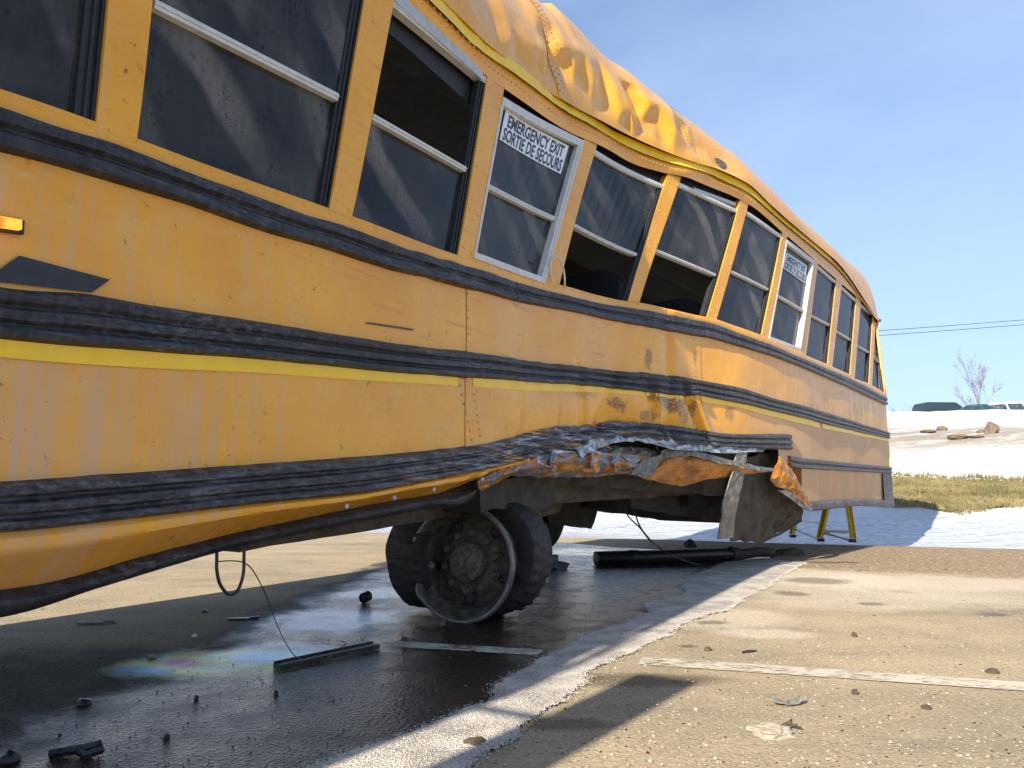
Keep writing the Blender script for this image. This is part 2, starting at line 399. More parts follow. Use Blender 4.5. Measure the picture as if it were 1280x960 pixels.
M = {}
M['paint'] = m_paint('school_bus_paint'); M['roof'] = m_paint('roof_paint', True)
M['rail'] = m_rail('black_rub_rail'); M['rail_torn'] = m_rail('torn_black_rub_rail', 0, True)
M['rail_dusty'] = m_rail('dusty_rub_rail', .25)
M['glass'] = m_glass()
M['stripe'] = m_simple('bright_yellow_tape', (0.98, 0.60, 0.010), .35, 0, .08, 12, .05, 'uv')
M['alu'] = m_simple('dull_aluminium', (0.52, 0.51, 0.47), .45, .35, .15, 30, .1)
M['alu_pale'] = m_simple('pale_window_frame', (0.62, 0.61, 0.57), .5, .1, .12, 30, .1)
M['rubber'] = m_simple('black_rubber', (0.016, 0.017, 0.019), .55, 0, .3, 40, .2)
M['black'] = m_simple('black_decal', (0.018, 0.019, 0.022), .4, 0, .3, 30, .05, 'uv')
M['white'] = m_simple('white_decal', (0.78, 0.80, 0.82), .4, 0, .05, 40, 0)
M['seat'] = m_simple('dark_blue_vinyl', (0.018, 0.022, 0.034), .55, 0, .2, 20, .2)
M['inner'] = m_simple('interior_lining', (0.16, 0.155, 0.13), .6, 0, .15, 6, .05)
M['inner_dark'] = m_simple('interior_floor', (0.03, 0.03, 0.03), .7, 0, .2, 8, .1)
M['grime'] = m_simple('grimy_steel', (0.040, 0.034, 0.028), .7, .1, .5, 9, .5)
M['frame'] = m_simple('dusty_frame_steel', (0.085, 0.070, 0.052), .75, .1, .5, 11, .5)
M['plate'] = m_simple('mud_caked_plate', (0.060, 0.048, 0.034), .85, 0, .55, 7, .7)
M['strap'] = m_simple('scraped_strap', (0.21, 0.19, 0.165), .6, .2, .5, 14, .4)
M['wheel'] = m_simple('dirty_wheel_steel', (0.095, 0.083, 0.064), .65, .1, .75, 26, .5)
M['wheel_lip'] = m_simple('scraped_rim_lip', (0.17, 0.165, 0.155), .32, .45, .4, 30, .3)
M['hub'] = m_simple('rust_flecked_hub', (0.13, 0.105, 0.085), .8, .1, .9, 45, .9)
M['tyre'] = m_simple('worn_tyre', (0.028, 0.026, 0.025), .7, 0, .5, 22, .6)
M['rust'] = m_simple('torn_rusty_paint', (0.40, 0.15, 0.02), .5, .0, .55, 7, .5)
M['torn'] = m_simple('bare_torn_metal', (0.36, 0.38, 0.41), .35, .3, .85, 26, .8)
M['torn_dull'] = m_simple('dull_torn_metal', (0.17, 0.165, 0.14), .55, .3, .6, 22, .6)
M['ladder'] = m_simple('yellow_fibreglass', (0.72, 0.50, 0.015), .45, 0, .2, 20, .1)
M['wire'] = m_simple('black_cable', (0.02, 0.02, 0.021), .5, 0, .2, 30, .1)
M['debris_dark'] = m_simple('wet_dark_debris', (0.022, 0.020, 0.018), .35, .1, .5, 40, .5)
M['debris_grey'] = m_simple('grey_debris', (0.17, 0.165, 0.155), .6, .1, .3, 40, .4)
M['stone'] = m_simple('pale_stone', (0.38, 0.315, 0.245), .85, 0, .2, 30, .6)
M['clod'] = m_simple('dark_clod', (0.075, 0.055, 0.035), .9, 0, .4, 40, .6)
M['boulder'] = m_simple('brown_boulder', (0.14, 0.10, 0.065), .9, 0, .35, 2, .6)
M['bark'] = m_simple('bare_bark', (0.17, 0.135, 0.11), .9, 0, .2, 4, .2)
M['carglass'] = m_simple('car_glass', (0.02, 0.035, 0.045), .08, 0, .1, 3, 0)
M['amber'] = None
m, nt, b = new_mat('amber_lens'); b.inputs['Base Color'].default_value = (.8, .18, .01, 1); b.inputs['Roughness'].default_value = .2
LK(nt, N_mix(nt, N_rng(nt, N_noise(nt, N_obj(nt), 45, 2), .4, .6), (.6, .10, .0), (1.0, .35, .03)), b.inputs['Emission Color']); b.inputs['Emission Strength'].default_value = .9
M['amber'] = m

class Curve:
    """height of a feature line along the bus side"""
    def __init__(s, px, pre=(), off=0.0, post=()):
        pts = list(pre) + [pix(x, y, off) for x, y in px] + list(post)
        pts.sort(); s.p = pts
    def __call__(s, x):
        p = s.p
        if x <= p[0][0]: i = 0
        elif x >= p[-1][0]: i = len(p) - 2
        else:
            i = 0
            while p[i + 1][0] < x: i += 1
        (x0, y0), (x1, y1) = p[i], p[i + 1]
        if x < x0: return y0
        if x > x1: return y1
        h = x1 - x0
        if h < 1e-6: return y1
        def sl(j):
            if j <= 0 or j >= len(p) - 1: return (y1 - y0) / h
            a = (p[j][1] - p[j - 1][1]) / max(1e-5, p[j][0] - p[j - 1][0]); c = (p[j + 1][1] - p[j][1]) / max(1e-5, p[j + 1][0] - p[j][0])
            return 0.0 if a * c < 0 else 2 * a * c / (a + c) if abs(a + c) > 1e-9 else 0.0
        t = (x - x0) / h; m0, m1 = sl(i) * h, sl(i + 1) * h
        return (2 * t ** 3 - 3 * t * t + 1) * y0 + (t ** 3 - 2 * t * t + t) * m0 + (-2 * t ** 3 + 3 * t * t) * y1 + (t ** 3 - t * t) * m1

SF = -2.95                                   # front end of what is built
c_belt_t = Curve([(0, 132), (60, 153), (150, 180), (225, 210), (310, 240), (382, 267), (427, 280), (470, 297), (532, 317), (570, 327), (640, 350), (740, 376), (790, 385), (860, 397), (885, 402), (952, 427), (1000, 447), (1060, 472), (1114, 496)], [(SF, 1.20), (-.9, 1.27)])
c_belt_b = Curve([(0, 191), (75, 210), (150, 232), (250, 262), (320, 287), (402, 311), (470, 334), (527, 347), (585, 362), (640, 377), (685, 386), (747, 398), (840, 416), (865, 420), (890, 424), (955, 443), (1035, 474), (1114, 507)], [(SF, 1.105), (-.9, 1.175)])
c_mid_t = Curve([(0, 357.5), (115, 367), (200, 382), (320, 401), (470, 425), (545, 435), (590, 439), (640, 447), (740, 459), (875, 474), (910, 481), (967, 497), (1035, 516), (1113, 540)], [(SF, .95), (-.9, .985)])
c_mid_b = Curve([(0, 426), (150, 439), (320, 451), (480, 466), (640, 477), (765, 486), (857, 496), (875, 495), (902, 501), (960, 513), (1035, 532), (1112, 549)], [(SF, .86), (-.9, .885)])
c_yel = Curve([(0, 444), (150, 456), (320, 464.5), (427, 472), (570, 481), (640, 486), (785, 492), (865, 500), (905, 506), (960, 519), (1025, 534.5), (1111, 551.5)], [(SF, .835), (-.9, .86)])
c_low_t = Curve([(0, 600), (125, 592), (320, 579), (495, 566), (595, 555), (640, 545), (690, 532), (750, 529), (762, 525), (820, 529), (872, 536), (890, 540), (987, 542)], [(SF, .60), (-.9, .62)])
c_low_b = Curve([(0, 668), (150, 652), (320, 631.5), (445, 619), (520, 605), (570, 596), (640, 580), (690, 569), (725, 562), (760, 555), (800, 550), (860, 558), (915, 560), (987, 563)], [(SF, .50), (-.9, .525)])
c_skirt = Curve([(0, 750), (75, 739), (212, 700), (320, 671), (385, 656), (495, 632), (570, 620), (600, 612), (635, 592), (685, 595), (747, 595), (800, 585)], [(SF, .33), (-.9, .37)])
c_edge = Curve([(0, 783), (25, 779), (160, 737), (320, 688), (465, 656), (545, 640), (595, 632), (620, 622)], [(SF, .27), (-.9, .31)])
c_rl_t = Curve([(975, 568), (984, 569), (1000, 572), (1110, 583)])
c_rl_b = Curve([(975, 584), (984, 584), (1000, 586), (1110, 592)])
c_rs_t = Curve([(1000, 628), (1012, 627), (1070, 624), (1107, 625)])
c_rs_b = Curve([(1000, 640), (1015, 639), (1067, 633), (1110, 634)])
c_gut_b = Curve([(507, 0), (545, 37), (602, 92), (640, 120), (667, 139), (720, 170), (745, 182), (830, 217), (842, 220), (877, 231), (915, 245), (937, 258), (977, 291), (1015, 324), (1045, 350), (1092, 391), (1119, 411)], [(SF, 2.17), (-.9, 2.21), (0, 2.255)])
c_gut_t = Curve([(527, 0), (570, 42), (640, 97), (690, 132), (750, 166), (840, 206), (890, 221), (927, 239), (955, 262), (985, 287), (1035, 328), (1120, 402)], [(SF, 2.25), (-.9, 2.29), (0, 2.335)])
c_stp_t = Curve([(540, 0), (595, 52), (640, 87), (690, 125), (752, 159), (855, 204), (890, 214), (927, 232), (955, 257), (985, 283), (1035, 324), (1120, 400.5)], [(SF, 2.285), (-.9, 2.325), (0, 2.37)])
S_END = pix(1112, 520)[0]
S_TORN = pix(987, 555)[0]

# slow dents of the struck side: how far the sheet stands off the plan curve
def dent(s, z):
    w = math.exp(-((s - 3.0) / 1.5) ** 2)
    v = mnoise.noise(Vector((s * 1.7, z * 2.3, 3.1))) * .014 * (.6 + 1.3 * w)
    v += mnoise.noise(Vector((s * 4.3, z * 5.1, 9.7))) * .007 * w
    if z < 1.75:
        # upright crease at the body joint, and folds fanning out below the middle rail
        sj = 3.47
        v -= .012 * math.exp(-((s - sj) / .03) ** 2) * (1.0 if z < 1.6 else .3)
        v += .007 * math.exp(-((s - sj - .10) / .06) ** 2)
        if z < 1.30:
            q = (1.30 - z)
            for (so, sl, am, wd) in ((3.62, .75, -.038, .035), (3.20, .45, -.018, .03), (2.9, -.5, -.016, .04), (2.45, .3, -.014, .035), (3.30, .2, .018, .06), (3.74, .6, .022, .06), (1.86, .05, -.008, .02)):
                v += am * math.exp(-((s - so - sl * q) / wd) ** 2) * min(1, q / .06)
    return v

def strip(mb, s0, s1, zlo, zhi, ds=.03, nv=8, offf=None, mi=0):
    n = max(2, int((s1 - s0) / ds))
    P = []; UV = []
    for j in range(nv + 1):
        t = j / nv; row = []; uvr = []
        for i in range(n + 1):
            s = s0 + (s1 - s0) * i / n; z = zlo(s) * (1 - t) + zhi(s) * t
            o = dent(s, z) + (offf(s, t, z) if offf else 0.0)
            row.append(surf(s, z, o)); uvr.append((s, z))
        P.append(row); UV.append(uvr)
    mb.grid(P, mi, False, UV)

bus = empty('school_bus', surf(2.5, 0, -1.2) * 1.0)
bus.location = (0, 0, 0)
tag(bus, 'wrecked yellow school bus with buckled roof, torn lower side and bare bent rear wheel', 'school bus')

# ---- side sheets, each its own panel between the seams
seams_mid = [SF, pix(585, 420)[0], pix(877, 450)[0], S_END]
for i in range(3):
    mb = MB(); strip(mb, seams_mid[i] - (.012 if i else 0), seams_mid[i + 1], lambda s: c_mid_t(s) - .008, lambda s: c_belt_b(s) + .008, .03, 14,
                     lambda s, t, z: .003 * (i % 2))
    mb.build('side_panel', M['paint'], bus, 'auto')
seams_low = [SF, pix(583, 520)[0], pix(872, 515)[0], S_TORN]
for i in range(3):
    mb = MB(); strip(mb, seams_low[i] - (.012 if i else 0), seams_low[i + 1], lambda s: c_low_t(s) - .012, lambda s: c_mid_b(s) + .012, .022, 20,
                     lambda s, t, z: .003 * (i % 2) - .03 * (1 - t) ** 2 * math.exp(-((s - 2.9) / .8) ** 2))
    mb.build('side_panel', M['paint'], bus, 'auto', label='lower side panel stained and creased by the impact' if i == 1 else None)
mb = MB(); strip(mb, S_TORN - .10, S_END, lambda s: c_rl_t(s) - .01, lambda s: c_mid_b(s) + .012, .03, 14)
mb.build('side_panel', M['paint'], bus, 'auto', label='dust streaked lower panel at the rear')

# ---- reflective stripes
for (a, bb) in ((SF, pix(572, 478)[0]), (pix(590, 478)[0], pix(857, 498)[0]), (pix(876, 500)[0], pix(1024, 532)[0]), (pix(1027, 533)[0], S_END)):
    mb = MB(); strip(mb, a, bb, lambda s: c_yel(s) - .004, lambda s: c_mid_b(s) + .006, .04, 2, lambda s, t, z: .004 + mnoise.noise(Vector((s * 9, z * 9, 1))) * .002)
    mb.build('yellow_stripe', M['stripe'], bus)

# ---- rub rails
def rail_prof(t, ridges, h=.022):
    e = min(t, 1 - t)
    rise = min(1.0, e / .09)
    return h * rise * (.50 + .50 * min(1.0, max(0.0, abs(math.sin(math.pi * ridges * (t + .03))) * 2.6 - .75))) - .004 * (1 - rise)
def crumple(s, z, k):
    return k * (mnoise.noise(Vector((s * 9, z * 14, 5))) * .5 + mnoise.noise(Vector((s * 20, z * 26, 2))) * .18 + abs(mnoise.noise(Vector((s * 3.2, z * 38, 8)))) * .4)
def rail(name, s0, s1, lo, hi, mat, ridges, kfun, h=.022, ds=.018, nv=34, extra=None, **kw):
    mb = MB()
    strip(mb, s0, s1, lo, hi, ds, nv, lambda s, t, z: rail_prof(t, ridges, h) + crumple(s, z, kfun(s)) + (extra(s, t) if extra else 0))
    return mb.build(name, mat, bus, 'auto', **kw)
G = lambda c, w: (lambda s: math.exp(-((s - c) / w) ** 2))
g1 = G(2.4, 1.2)
sbr = [SF, pix(640, 365)[0], pix(878, 410)[0], S_END + .01]
for i in range(3):
    rail('rub_rail', sbr[i] + (.006 if i else 0), sbr[i + 1], c_belt_b, c_belt_t, M['rail'], 2, lambda s: .004 + .022 * math.exp(-((s - 1.35) / .5) ** 2) + .008 * math.exp(-((s - 3.4) / .4) ** 2), .026)
smr = [SF, pix(870, 480)[0], S_END + .012]
for i in range(2):
    rail('rub_rail', smr[i] + (.006 if i else 0), smr[i + 1], c_mid_b, c_mid_t, M['rail'], 3, lambda s: .004 + .010 * math.exp(-((s - 2.6) / 1.2) ** 2), .024)
def low_extra(s, t):
    w = math.exp(-((s - 2.75) / .8) ** 2)
    return -.05 * w * (1 - t) ** 1.5 + .03 * w * math.sin(t * 5)
rail('rub_rail', SF, S_TORN, c_low_b, c_low_t, M['rail_torn'], 3, lambda s: .006 + .042 * math.exp(-((s - 2.75) / .62) ** 2), .028, .012, 36, low_extra,
     label='lower rub rail crushed and ripped open over the wheel')
rail('rub_rail', pix(985, 575)[0], S_END + .012, c_rl_b, c_rl_t, M['rail_dusty'], 2, lambda s: .003, .024, label='grey dusty rear length of rub rail')
rail('skirt_rail', pix(1013, 632)[0], S_END + .006, c_rs_b, c_rs_t, M['rail_dusty'], 1, lambda s: .004, .016)

# ---- front skirt, rolled under at its foot
S_SK = pix(660, 590)[0]
def skirt_off(s, t, z):
    u = 1 - t                                            # 0 at the rail, 1 at the foot
    k = math.exp(-((s - 1.9) / .5) ** 2)
    fold = .012 * min(1.0, u / .12)
    return .004 + fold - .17 * max(0, u - .30) - .05 * k * u + crumple(s, z, .006 + .05 * k)
mb = MB(); strip(mb, SF, S_SK, c_skirt, lambda s: c_low_b(s) + .008, .016, 16, skirt_off)
mb.build('skirt_panel', M['paint'], bus, 'auto')
mb = MB(); strip(mb, SF, pix(614, 618)[0], c_edge, lambda s: c_skirt(s) + .006, .016, 8,
                 lambda s, t, z: -.095 + .03 * math.sin(t * math.pi) + crumple(s, z, .006 + .03 * math.exp(-((s - 1.7) / .5) ** 2)))
mb.build('skirt_rail', M['rail'], bus, 'auto')
# rear skirt
S_RS = pix(1003, 606)[0]
mb = MB(); strip(mb, S_RS, S_END, lambda s: c_rs_t(s) - .004, lambda s: c_rl_b(s) + .008, .03, 8, lambda s, t, z: -.012 * (1 - t))
mb.build('skirt_panel', M['paint'], bus, 'auto', label='dust covered rear skirt panel')
# upright end strip at the rear foot
mb = MB(); strip(mb, pix(1103, 610)[0], S_END + .004, c_rs_b, lambda s: c_rl_b(s) - .004, .02, 6, lambda s, t, z: .014)
mb.build('corner_strip', M['rail_dusty'], bus)

# ---- sill, posts, windows.  each window: outer corners TL, TR, BR, BL in the photo
WIN = [
    [None, (155, -240), (117, 155), None],
    [(209, -205), (457, -24), (409, 262), (168, 175)],
    [(491, -3), (607, 96), (570, 320), (437, 272)],
    [(626, 122), (728, 177), (678, 355), (589, 323)],
    [(743, 187), (829, 231), (783, 378), (697, 357)],
    [(848, 228), (921, 262), (882, 397), (797, 380)],
    [(932, 263), (976, 294), (950, 420), (894, 400)],
    [(982, 300), (1016, 326), (999, 439), (959, 424)],
    [(1021, 331), (1044, 351), (1033, 456), (1006, 445)],
    [(1051, 357), (1069, 374), (1061, 469), (1039, 459)],
    [(1075, 379), (1090, 391), (1085, 480), (1067, 474)],
    [(1096, 400), (1112, 414), (1110, 492), (1089, 482)],
]
SASH = [None, ((190, -3), (431, 121)), ((463, 140), (584, 209)), ((607, 228), (693, 269)), ((719, 280), (800, 318)), ((822, 312), (896, 343)),
        ((912, 337), (961, 361)), ((970, 367), (1002, 386)), ((1012, 392), (1038, 406)), ((1044, 412), (1065, 425)), ((1070, 430), (1087, 440)), ((1092, 443), (1111, 455))]
WQ = []
for i, w in enumerate(WIN):
    if i == 0:
        tr, br = pix(*w[1]), pix(*w[2]); WQ.append([(tr[0] - .60, tr[1] - .03), tr, br, (br[0] - .62, br[1] - .06)])
    else: WQ.append([pix(*p) for p in w])
# two more windows ahead of the frame, the same pitch
for k in (1, 2, 3):
    q = WQ[0]; WQ.insert(0, [(a - .72, z - .04) for a, z in q]); SASH.insert(0, None)
def bil(q, u, v):      # v = 0 top, 1 foot
    a = (q[0][0] * (1 - u) + q[1][0] * u, q[0][1] * (1 - u) + q[1][1] * u); c = (q[3][0] * (1 - u) + q[2][0] * u, q[3][1] * (1 - u) + q[2][1] * u)
    return (a[0] * (1 - v) + c[0] * v, a[1] * (1 - v) + c[1] * v)
def qbox(mb, q, u0, u1, v0, v1, o0, o1, mi=0, nu=1, nv=1):
    """box in the plane of window quad q, from depth o0 (inside) to o1 (outside)"""
    sub = [bil(q, u, v) for u, v in ((u0, v0), (u1, v0), (u1, v1), (u0, v1))]
    def pt(u, v, o):
        s, z = bil(sub, u, v); return surf(s, z, o), (s, z)
    for o, fl in ((o1, True), (o0, False)):
        P = []; U = []
        for j in range(nv + 1):
            r = [pt(i / nu, j / nv, o) for i in range(nu + 1)]; P.append([x[0] for x in r]); U.append([x[1] for x in r])
        mb.grid(P, mi, fl, U)
    for (a, c) in (((0, 0), (1, 0)), ((1, 0), (1, 1)), ((1, 1), (0, 1)), ((0, 1), (0, 0))):
        n = nu if a[1] == c[1] else nv
        P = []; U = []
        for o in (o0, o1):
            r = [pt(a[0] + (c[0] - a[0]) * k / n, a[1] + (c[1] - a[1]) * k / n, o) for k in range(n + 1)]
            P.append([x[0] for x in r]); U.append([x[1] for x in r])
        mb.grid(P, mi, True, U)

def text_mesh(body, size=1.0):
    cu = bpy.data.curves.new('lettering', 'FONT'); cu.body = body; cu.size = size; cu.align_x = 'CENTER'; cu.resolution_u = 3; cu.offset = .022
    o = bpy.data.objects.new('lettering', cu); COL.objects.link(o)
    dg = bpy.context.evaluated_depsgraph_get(); me = o.evaluated_get(dg).to_mesh()
    vs = [(v.co.x, v.co.y) for v in me.vertices]; fs = [tuple(p.vertices) for p in me.polygons]
    o.evaluated_get(dg).to_mesh_clear(); bpy.data.objects.remove(o); bpy.data.curves.remove(cu)
    return vs, fs

OPEN_UP, OPEN_LO = {5}, {7, 8}
STICK = {6: ((631, 136), (712, 182), (701, 219), (623, 175)), 10: ((982.5, 315), (1009, 332), (1005.5, 355), (977.5, 335))}
for i, q in enumerate(WQ):
    far = i > 10
    emerg = i in STICK
    W = ((surf(*q[0]) - surf(*q[1])).length); H = (surf(*q[0]) - surf(*q[3])).length
    sv = SASH[i]
    if sv:
        a, c = pix(*sv[0]), pix(*sv[1])
        va = (q[0][1] - a[1]) / (q[0][1] - q[3][1]); vb = (q[1][1] - c[1]) / (q[1][1] - q[2][1])
    else: va = vb = .45
    fm = M['alu_pale']
    hb = .042 / H; sb = .012 / W; rb = .040 / W
    mb = MB()
    if emerg:
        hb = .05 / H; lb, rgt, bb = .020 / W, .055 / W, .03 / H
        qbox(mb, q, 0, 1, 0, hb, -.03, .016, 0, 8, 1); qbox(mb, q, 0, lb, hb, 1 - bb, -.03, .014); qbox(mb, q, 1 - rgt, 1, hb, 1 - bb, -.03, .014); qbox(mb, q, 0, 1, 1 - bb, 1, -.03, .015, 0, 8, 1)
        qbox(mb, q, 1 - rgt * .55, 1 - rgt * .40, hb, 1 - bb, .014, .020)
        ul, ur, vt, vbm = lb, 1 - rgt, hb, 1 - bb
    else:
        qbox(mb, q, 0, 1, 0, hb, -.03, .004, 0, 8, 1)
        qbox(mb, q, 0, 1, hb * .55, hb * .7, .004, .008, 0, 8, 1)
        ul, ur, vt, vbm = sb, 1 - rb, hb, 1.0
    wo = mb.build('window', fm, bus, label='emergency exit window with a white notice' if emerg else None)
    if not emerg:
        mb = MB(); qbox(mb, q, 1 - rb, 1, hb, 1, -.035, -.004); qbox(mb, q, 1 - rb * .62, 1 - rb * .45, hb, 1, -.004, .002); qbox(mb, q, 1 - rb * .2, 1, hb, 1, -.004, .004); qbox(mb, q, 0, sb, hb, 1, -.035, -.004)
        qbox(mb, q, sb, 1 - rb, 1 - .008 / H, 1, -.03, -.002, 0, 8, 1)
        mb.build('seal', M['rubber'], wo)
    # sash bar follows its own slope
    st_ = .026 / H
    sq = [bil(q, ul, va + (vb - va) * ul), bil(q, ur, va + (vb - va) * ur)]
    sash_q = [sq[0], sq[1], (bil(q, ur, va + (vb - va) * ur + st_)), (bil(q, ul, va + (vb - va) * ul + st_))]
    mb = MB(); qbox(mb, sash_q, 0, 1, 0, 1, -.03, .002, 0, 8, 1); qbox(mb, sash_q, 0, 1, .35, .55, .002, .006, 0, 8, 1)
    mb.build('sash_bar', fm, wo)
    up = [bil(q, ul, vt), bil(q, ur, vt), sash_q[1], sash_q[0]]
    lo = [sash_q[3], sash_q[2], bil(q, ur, vbm), bil(q, ul, vbm)]
    if i not in OPEN_UP:
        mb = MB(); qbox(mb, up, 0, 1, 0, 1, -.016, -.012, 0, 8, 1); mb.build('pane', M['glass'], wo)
    if i not in OPEN_LO:
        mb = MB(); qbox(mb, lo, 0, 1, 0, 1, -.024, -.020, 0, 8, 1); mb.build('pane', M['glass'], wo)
    if emerg:
        sq4 = [pix(*p, -.010) for p in STICK[i]]
        mb = MB(); qbox(mb, sq4, 0, 1, 0, 1, -.0115, -.0095, 1, 8, 1); qbox(mb, sq4, .012, .988, .03, .97, -.0095, -.0080, 0, 8, 1)
        for body, v0, v1 in (('EMERGENCY EXIT', .10, .48), ('SORTIE DE SECOURS', .54, .92)):
            vs, fs = text_mesh(body); xs = [p[0] for p in vs]; ys = [p[1] for p in vs]
            x0, x1, y0, y1 = min(xs), max(xs), 0.0, max(ys); b0 = len(mb.v)
            mrg = .07 if body[0] == 'E' else .04
            for x, y in vs:
                s, z = bil(sq4, mrg + (1 - 2 * mrg) * (x - x0) / (x1 - x0), v1 - (v1 - v0) * (y - y0) / (y1 - y0)); mb.vert(surf(s, z, -.0060), (s, z))
            for f in fs: mb.face([b0 + k for k in f], 1)
        mb.build('exit_notice', [M['white'], M['black']], wo)

def ext(pa, pb, z):      # continue the line pa-pb to height z
    t = (z - pa[1]) / (pb[1] - pa[1]); return (pa[0] + (pb[0] - pa[0]) * t, z)
POSTQ = []
for i in range(len(WQ)):
    l = WQ[i]
    if i < len(WQ) - 1: r = WQ[i + 1]; rT, rB = r[0], r[3]
    else: rT, rB = pix(1118, 411), pix(1114, 495)
    tl = ext(l[2], l[1], c_gut_b(l[1][0]) + .008); tr = ext(rB, rT, c_gut_b(rT[0]) + .008)
    bl = ext(l[1], l[2], c_belt_t(l[2][0]) + .002); br = ext(rT, rB, c_belt_t(rB[0]) + .002)
    pq = [tl, tr, br, bl]; POSTQ.append(pq)
    mb = MB(); qbox(mb, pq, 0, 1, 0, 1, -.05, .010, 0, 3, 8); mb.build('window_post', M['paint'], bus)
# sill strip below the glass
def sill_curve():
    pts = []
    for q in WQ: pts += [q[3], q[2]]
    pts.sort(); c = Curve([]) if False else None
    class K(Curve):
        def __init__(s): s.p = pts
    return K()
c_sill = sill_curve()
for a, bnd in ((SF, pix(860, 396)[0]), (pix(860, 396)[0] - .01, S_END)):
    mb = MB(); strip(mb, a, bnd, lambda s: c_belt_t(s) - .012, lambda s: max(c_belt_t(s) + .006, c_sill(s) + .003), .03, 3, lambda s, t, z: .011 + .004 * math.sin(t * 3.1) + (.002 if bnd == S_END else 0))
    mb.build('sill_strip', M['paint'], bus)
# dark backing above the windows, light metal header at the front
mb = MB(); strip(mb, SF, S_END, lambda s: min(c_gut_b(s) - .05, c_gut_b(s)) - .10, lambda s: c_gut_t(s), .06, 2, lambda s, t, z: -.045)
mb.build('header_panel', M['rubber'], bus)
hdr = [(pix(484, -8)), (pix(506, 1)), (pix(600, 91)), (pix(598, 101))]
mb = MB(); qbox(mb, [pix(496, -10), pix(602, 90), pix(600, 100), pix(486, -2)], 0, 1, 0, 1, -.02, .010, 0, 6, 1); mb.build('header_trim', M['alu'], bus)
mb = MB(); qbox(mb, [pix(868, 233), pix(922, 253), pix(921, 257), pix(872, 238)], 0, 1, 0, 1, -.03, -.012); mb.build('header_trim', M['alu'], bus)

# ---- gutter flange and stripe under the roof
def gut_off(s, t, z): return .022 + .010 * math.sin(t * math.pi) - .012 * (1 - t) + .012 * mnoise.noise(Vector((s * 2.2, 4, 1))) * math.exp(-((s - 3) / 2) ** 2)
mb = MB(); strip(mb, SF, S_END + .02, c_gut_b, c_gut_t, .025, 6, gut_off); mb.build('gutter_flange', M['paint'], bus, 'auto')
mb = MB(); strip(mb, SF, pix(1035, 326)[0], lambda s: c_gut_t(s) - .012, lambda s: c_stp_t(s) + .010, .025, 3, lambda s, t, z: .038 - .004 * t + .004 * mnoise.noise(Vector((s * 14, z * 8, 2))))
mb.build('gutter_stripe', M['stripe'], bus, 'auto')

# ---- roof.  sil = pixels of the roof's outer bend
def off_sil(s): return -.12 - .12 * math.exp(-((s - 2.2) / 1.5) ** 2)
class RC(Curve):
    def __init__(self, px, pre):
        pts = list(pre)
        for x, y in px:
            s = 3.0
            for k in range(5):
                s, z = pix(x, y, off_sil(s))
            pts.append((s, z))
        pts.sort(); zl = pts[-1][1]; pts += [(S_END - .5, zl - .01), (S_END + .3, zl - .03)]; pts = [q for q in pts if q[0] <= S_END - .5 or q in pts[-2:]]; pts.sort(); self.p = pts
c_sil = RC([(655, 2), (663, 9), (680, 12), (700, 30), (725, 55), (755, 82), (772, 92), (802, 115), (832, 139), (865, 162), (910, 195), (955, 237), (977, 260), (1020, 297)],
           [(SF, 2.80), (-.9, 2.83), (.4, 2.90), (1.0, 2.96)])
def crown(s): return .16 * max(0.03, min(1.0, (c_sil(s) - c_stp_t(s)) / .22))
# buckled sheet: points read off the folds, each with how far it stands out of the true curve
FOLDS = [(650, 20, 0), (668, 20, .02), (674, 50, -.035), (676, 75, -.08), (685, 66, .055), (690, 32, .05), (700, 69, .08), (720, 75, .06), (715, 50, .015), (742, 78, 0), (655, 45, .01),
    (645, 70, .04), (661, 71, .045), (655, 88, -.05), (672, 91, -.06), (690, 90, -.06), (707, 94, -.035), (700, 112, .0), (725, 100, .035), (740, 118, -.06), (735, 140, -.035), (752, 105, .045), (765, 100, .02),
    (776, 114, -.045), (785, 141, -.095), (769, 145, .06), (755, 153, .035), (797, 136, .075), (812, 138, .075), (828, 144, .085), (790, 112, .055), (810, 124, .04), (765, 163, -.05), (786, 158, -.07), (808, 158, -.06),
    (815, 184, -.05), (823, 190, .02), (827, 165, .06), (838, 168, -.035), (846, 190, -.025), (792, 175, -.03), (850, 158, .01), (870, 190, -.05), (895, 200, -.06), (880, 210, -.06), (915, 215, -.03), (930, 232, -.02),
    (620, 40, .02), (600, 30, -.03), (625, 75, -.03), (560, 10, .03), (660, 108, 0), (680, 115, 0), (720, 135, 0), (752, 158, 0), (800, 184, 0), (855, 205, 0), (620, 60, .03)]
from mathutils.geometry import delaunay_2d_cdt
def _zv(s, v):
    z0, z1 = c_stp_t(s) - .004, c_sil(s); a = v * math.pi * .5 * .82
    return z0 + (z1 - z0) * (math.sin(a) / math.sin(math.pi * .5 * .82) * .55 + v * .45)
FP = []
for px, py, do in FOLDS:
    q = pix(px, py, -.06); lo, hi = 0.0, 1.05
    for k in range(24):
        m_ = (lo + hi) / 2
        if _zv(q[0], m_) < q[1]: lo = m_
        else: hi = m_
    FP.append((q[0], lo * .6, do))
_sa, _sb = min(p[0] for p in FP) - .25, max(p[0] for p in FP) + .3
for k in range(9):
    u = _sa + (_sb - _sa) * k / 8; FP.append((u, -.02, 0)); FP.append((u, .66, .012 * math.sin(k * 2.3)))
_d = delaunay_2d_cdt([Vector((p[0], p[1])) for p in FP], [], [], 0, 1e-6)
_vv, _ff, _oi = _d[0], _d[2], _d[3]
_dz = [FP[o[0]][2] if o else 0 for o in _oi]
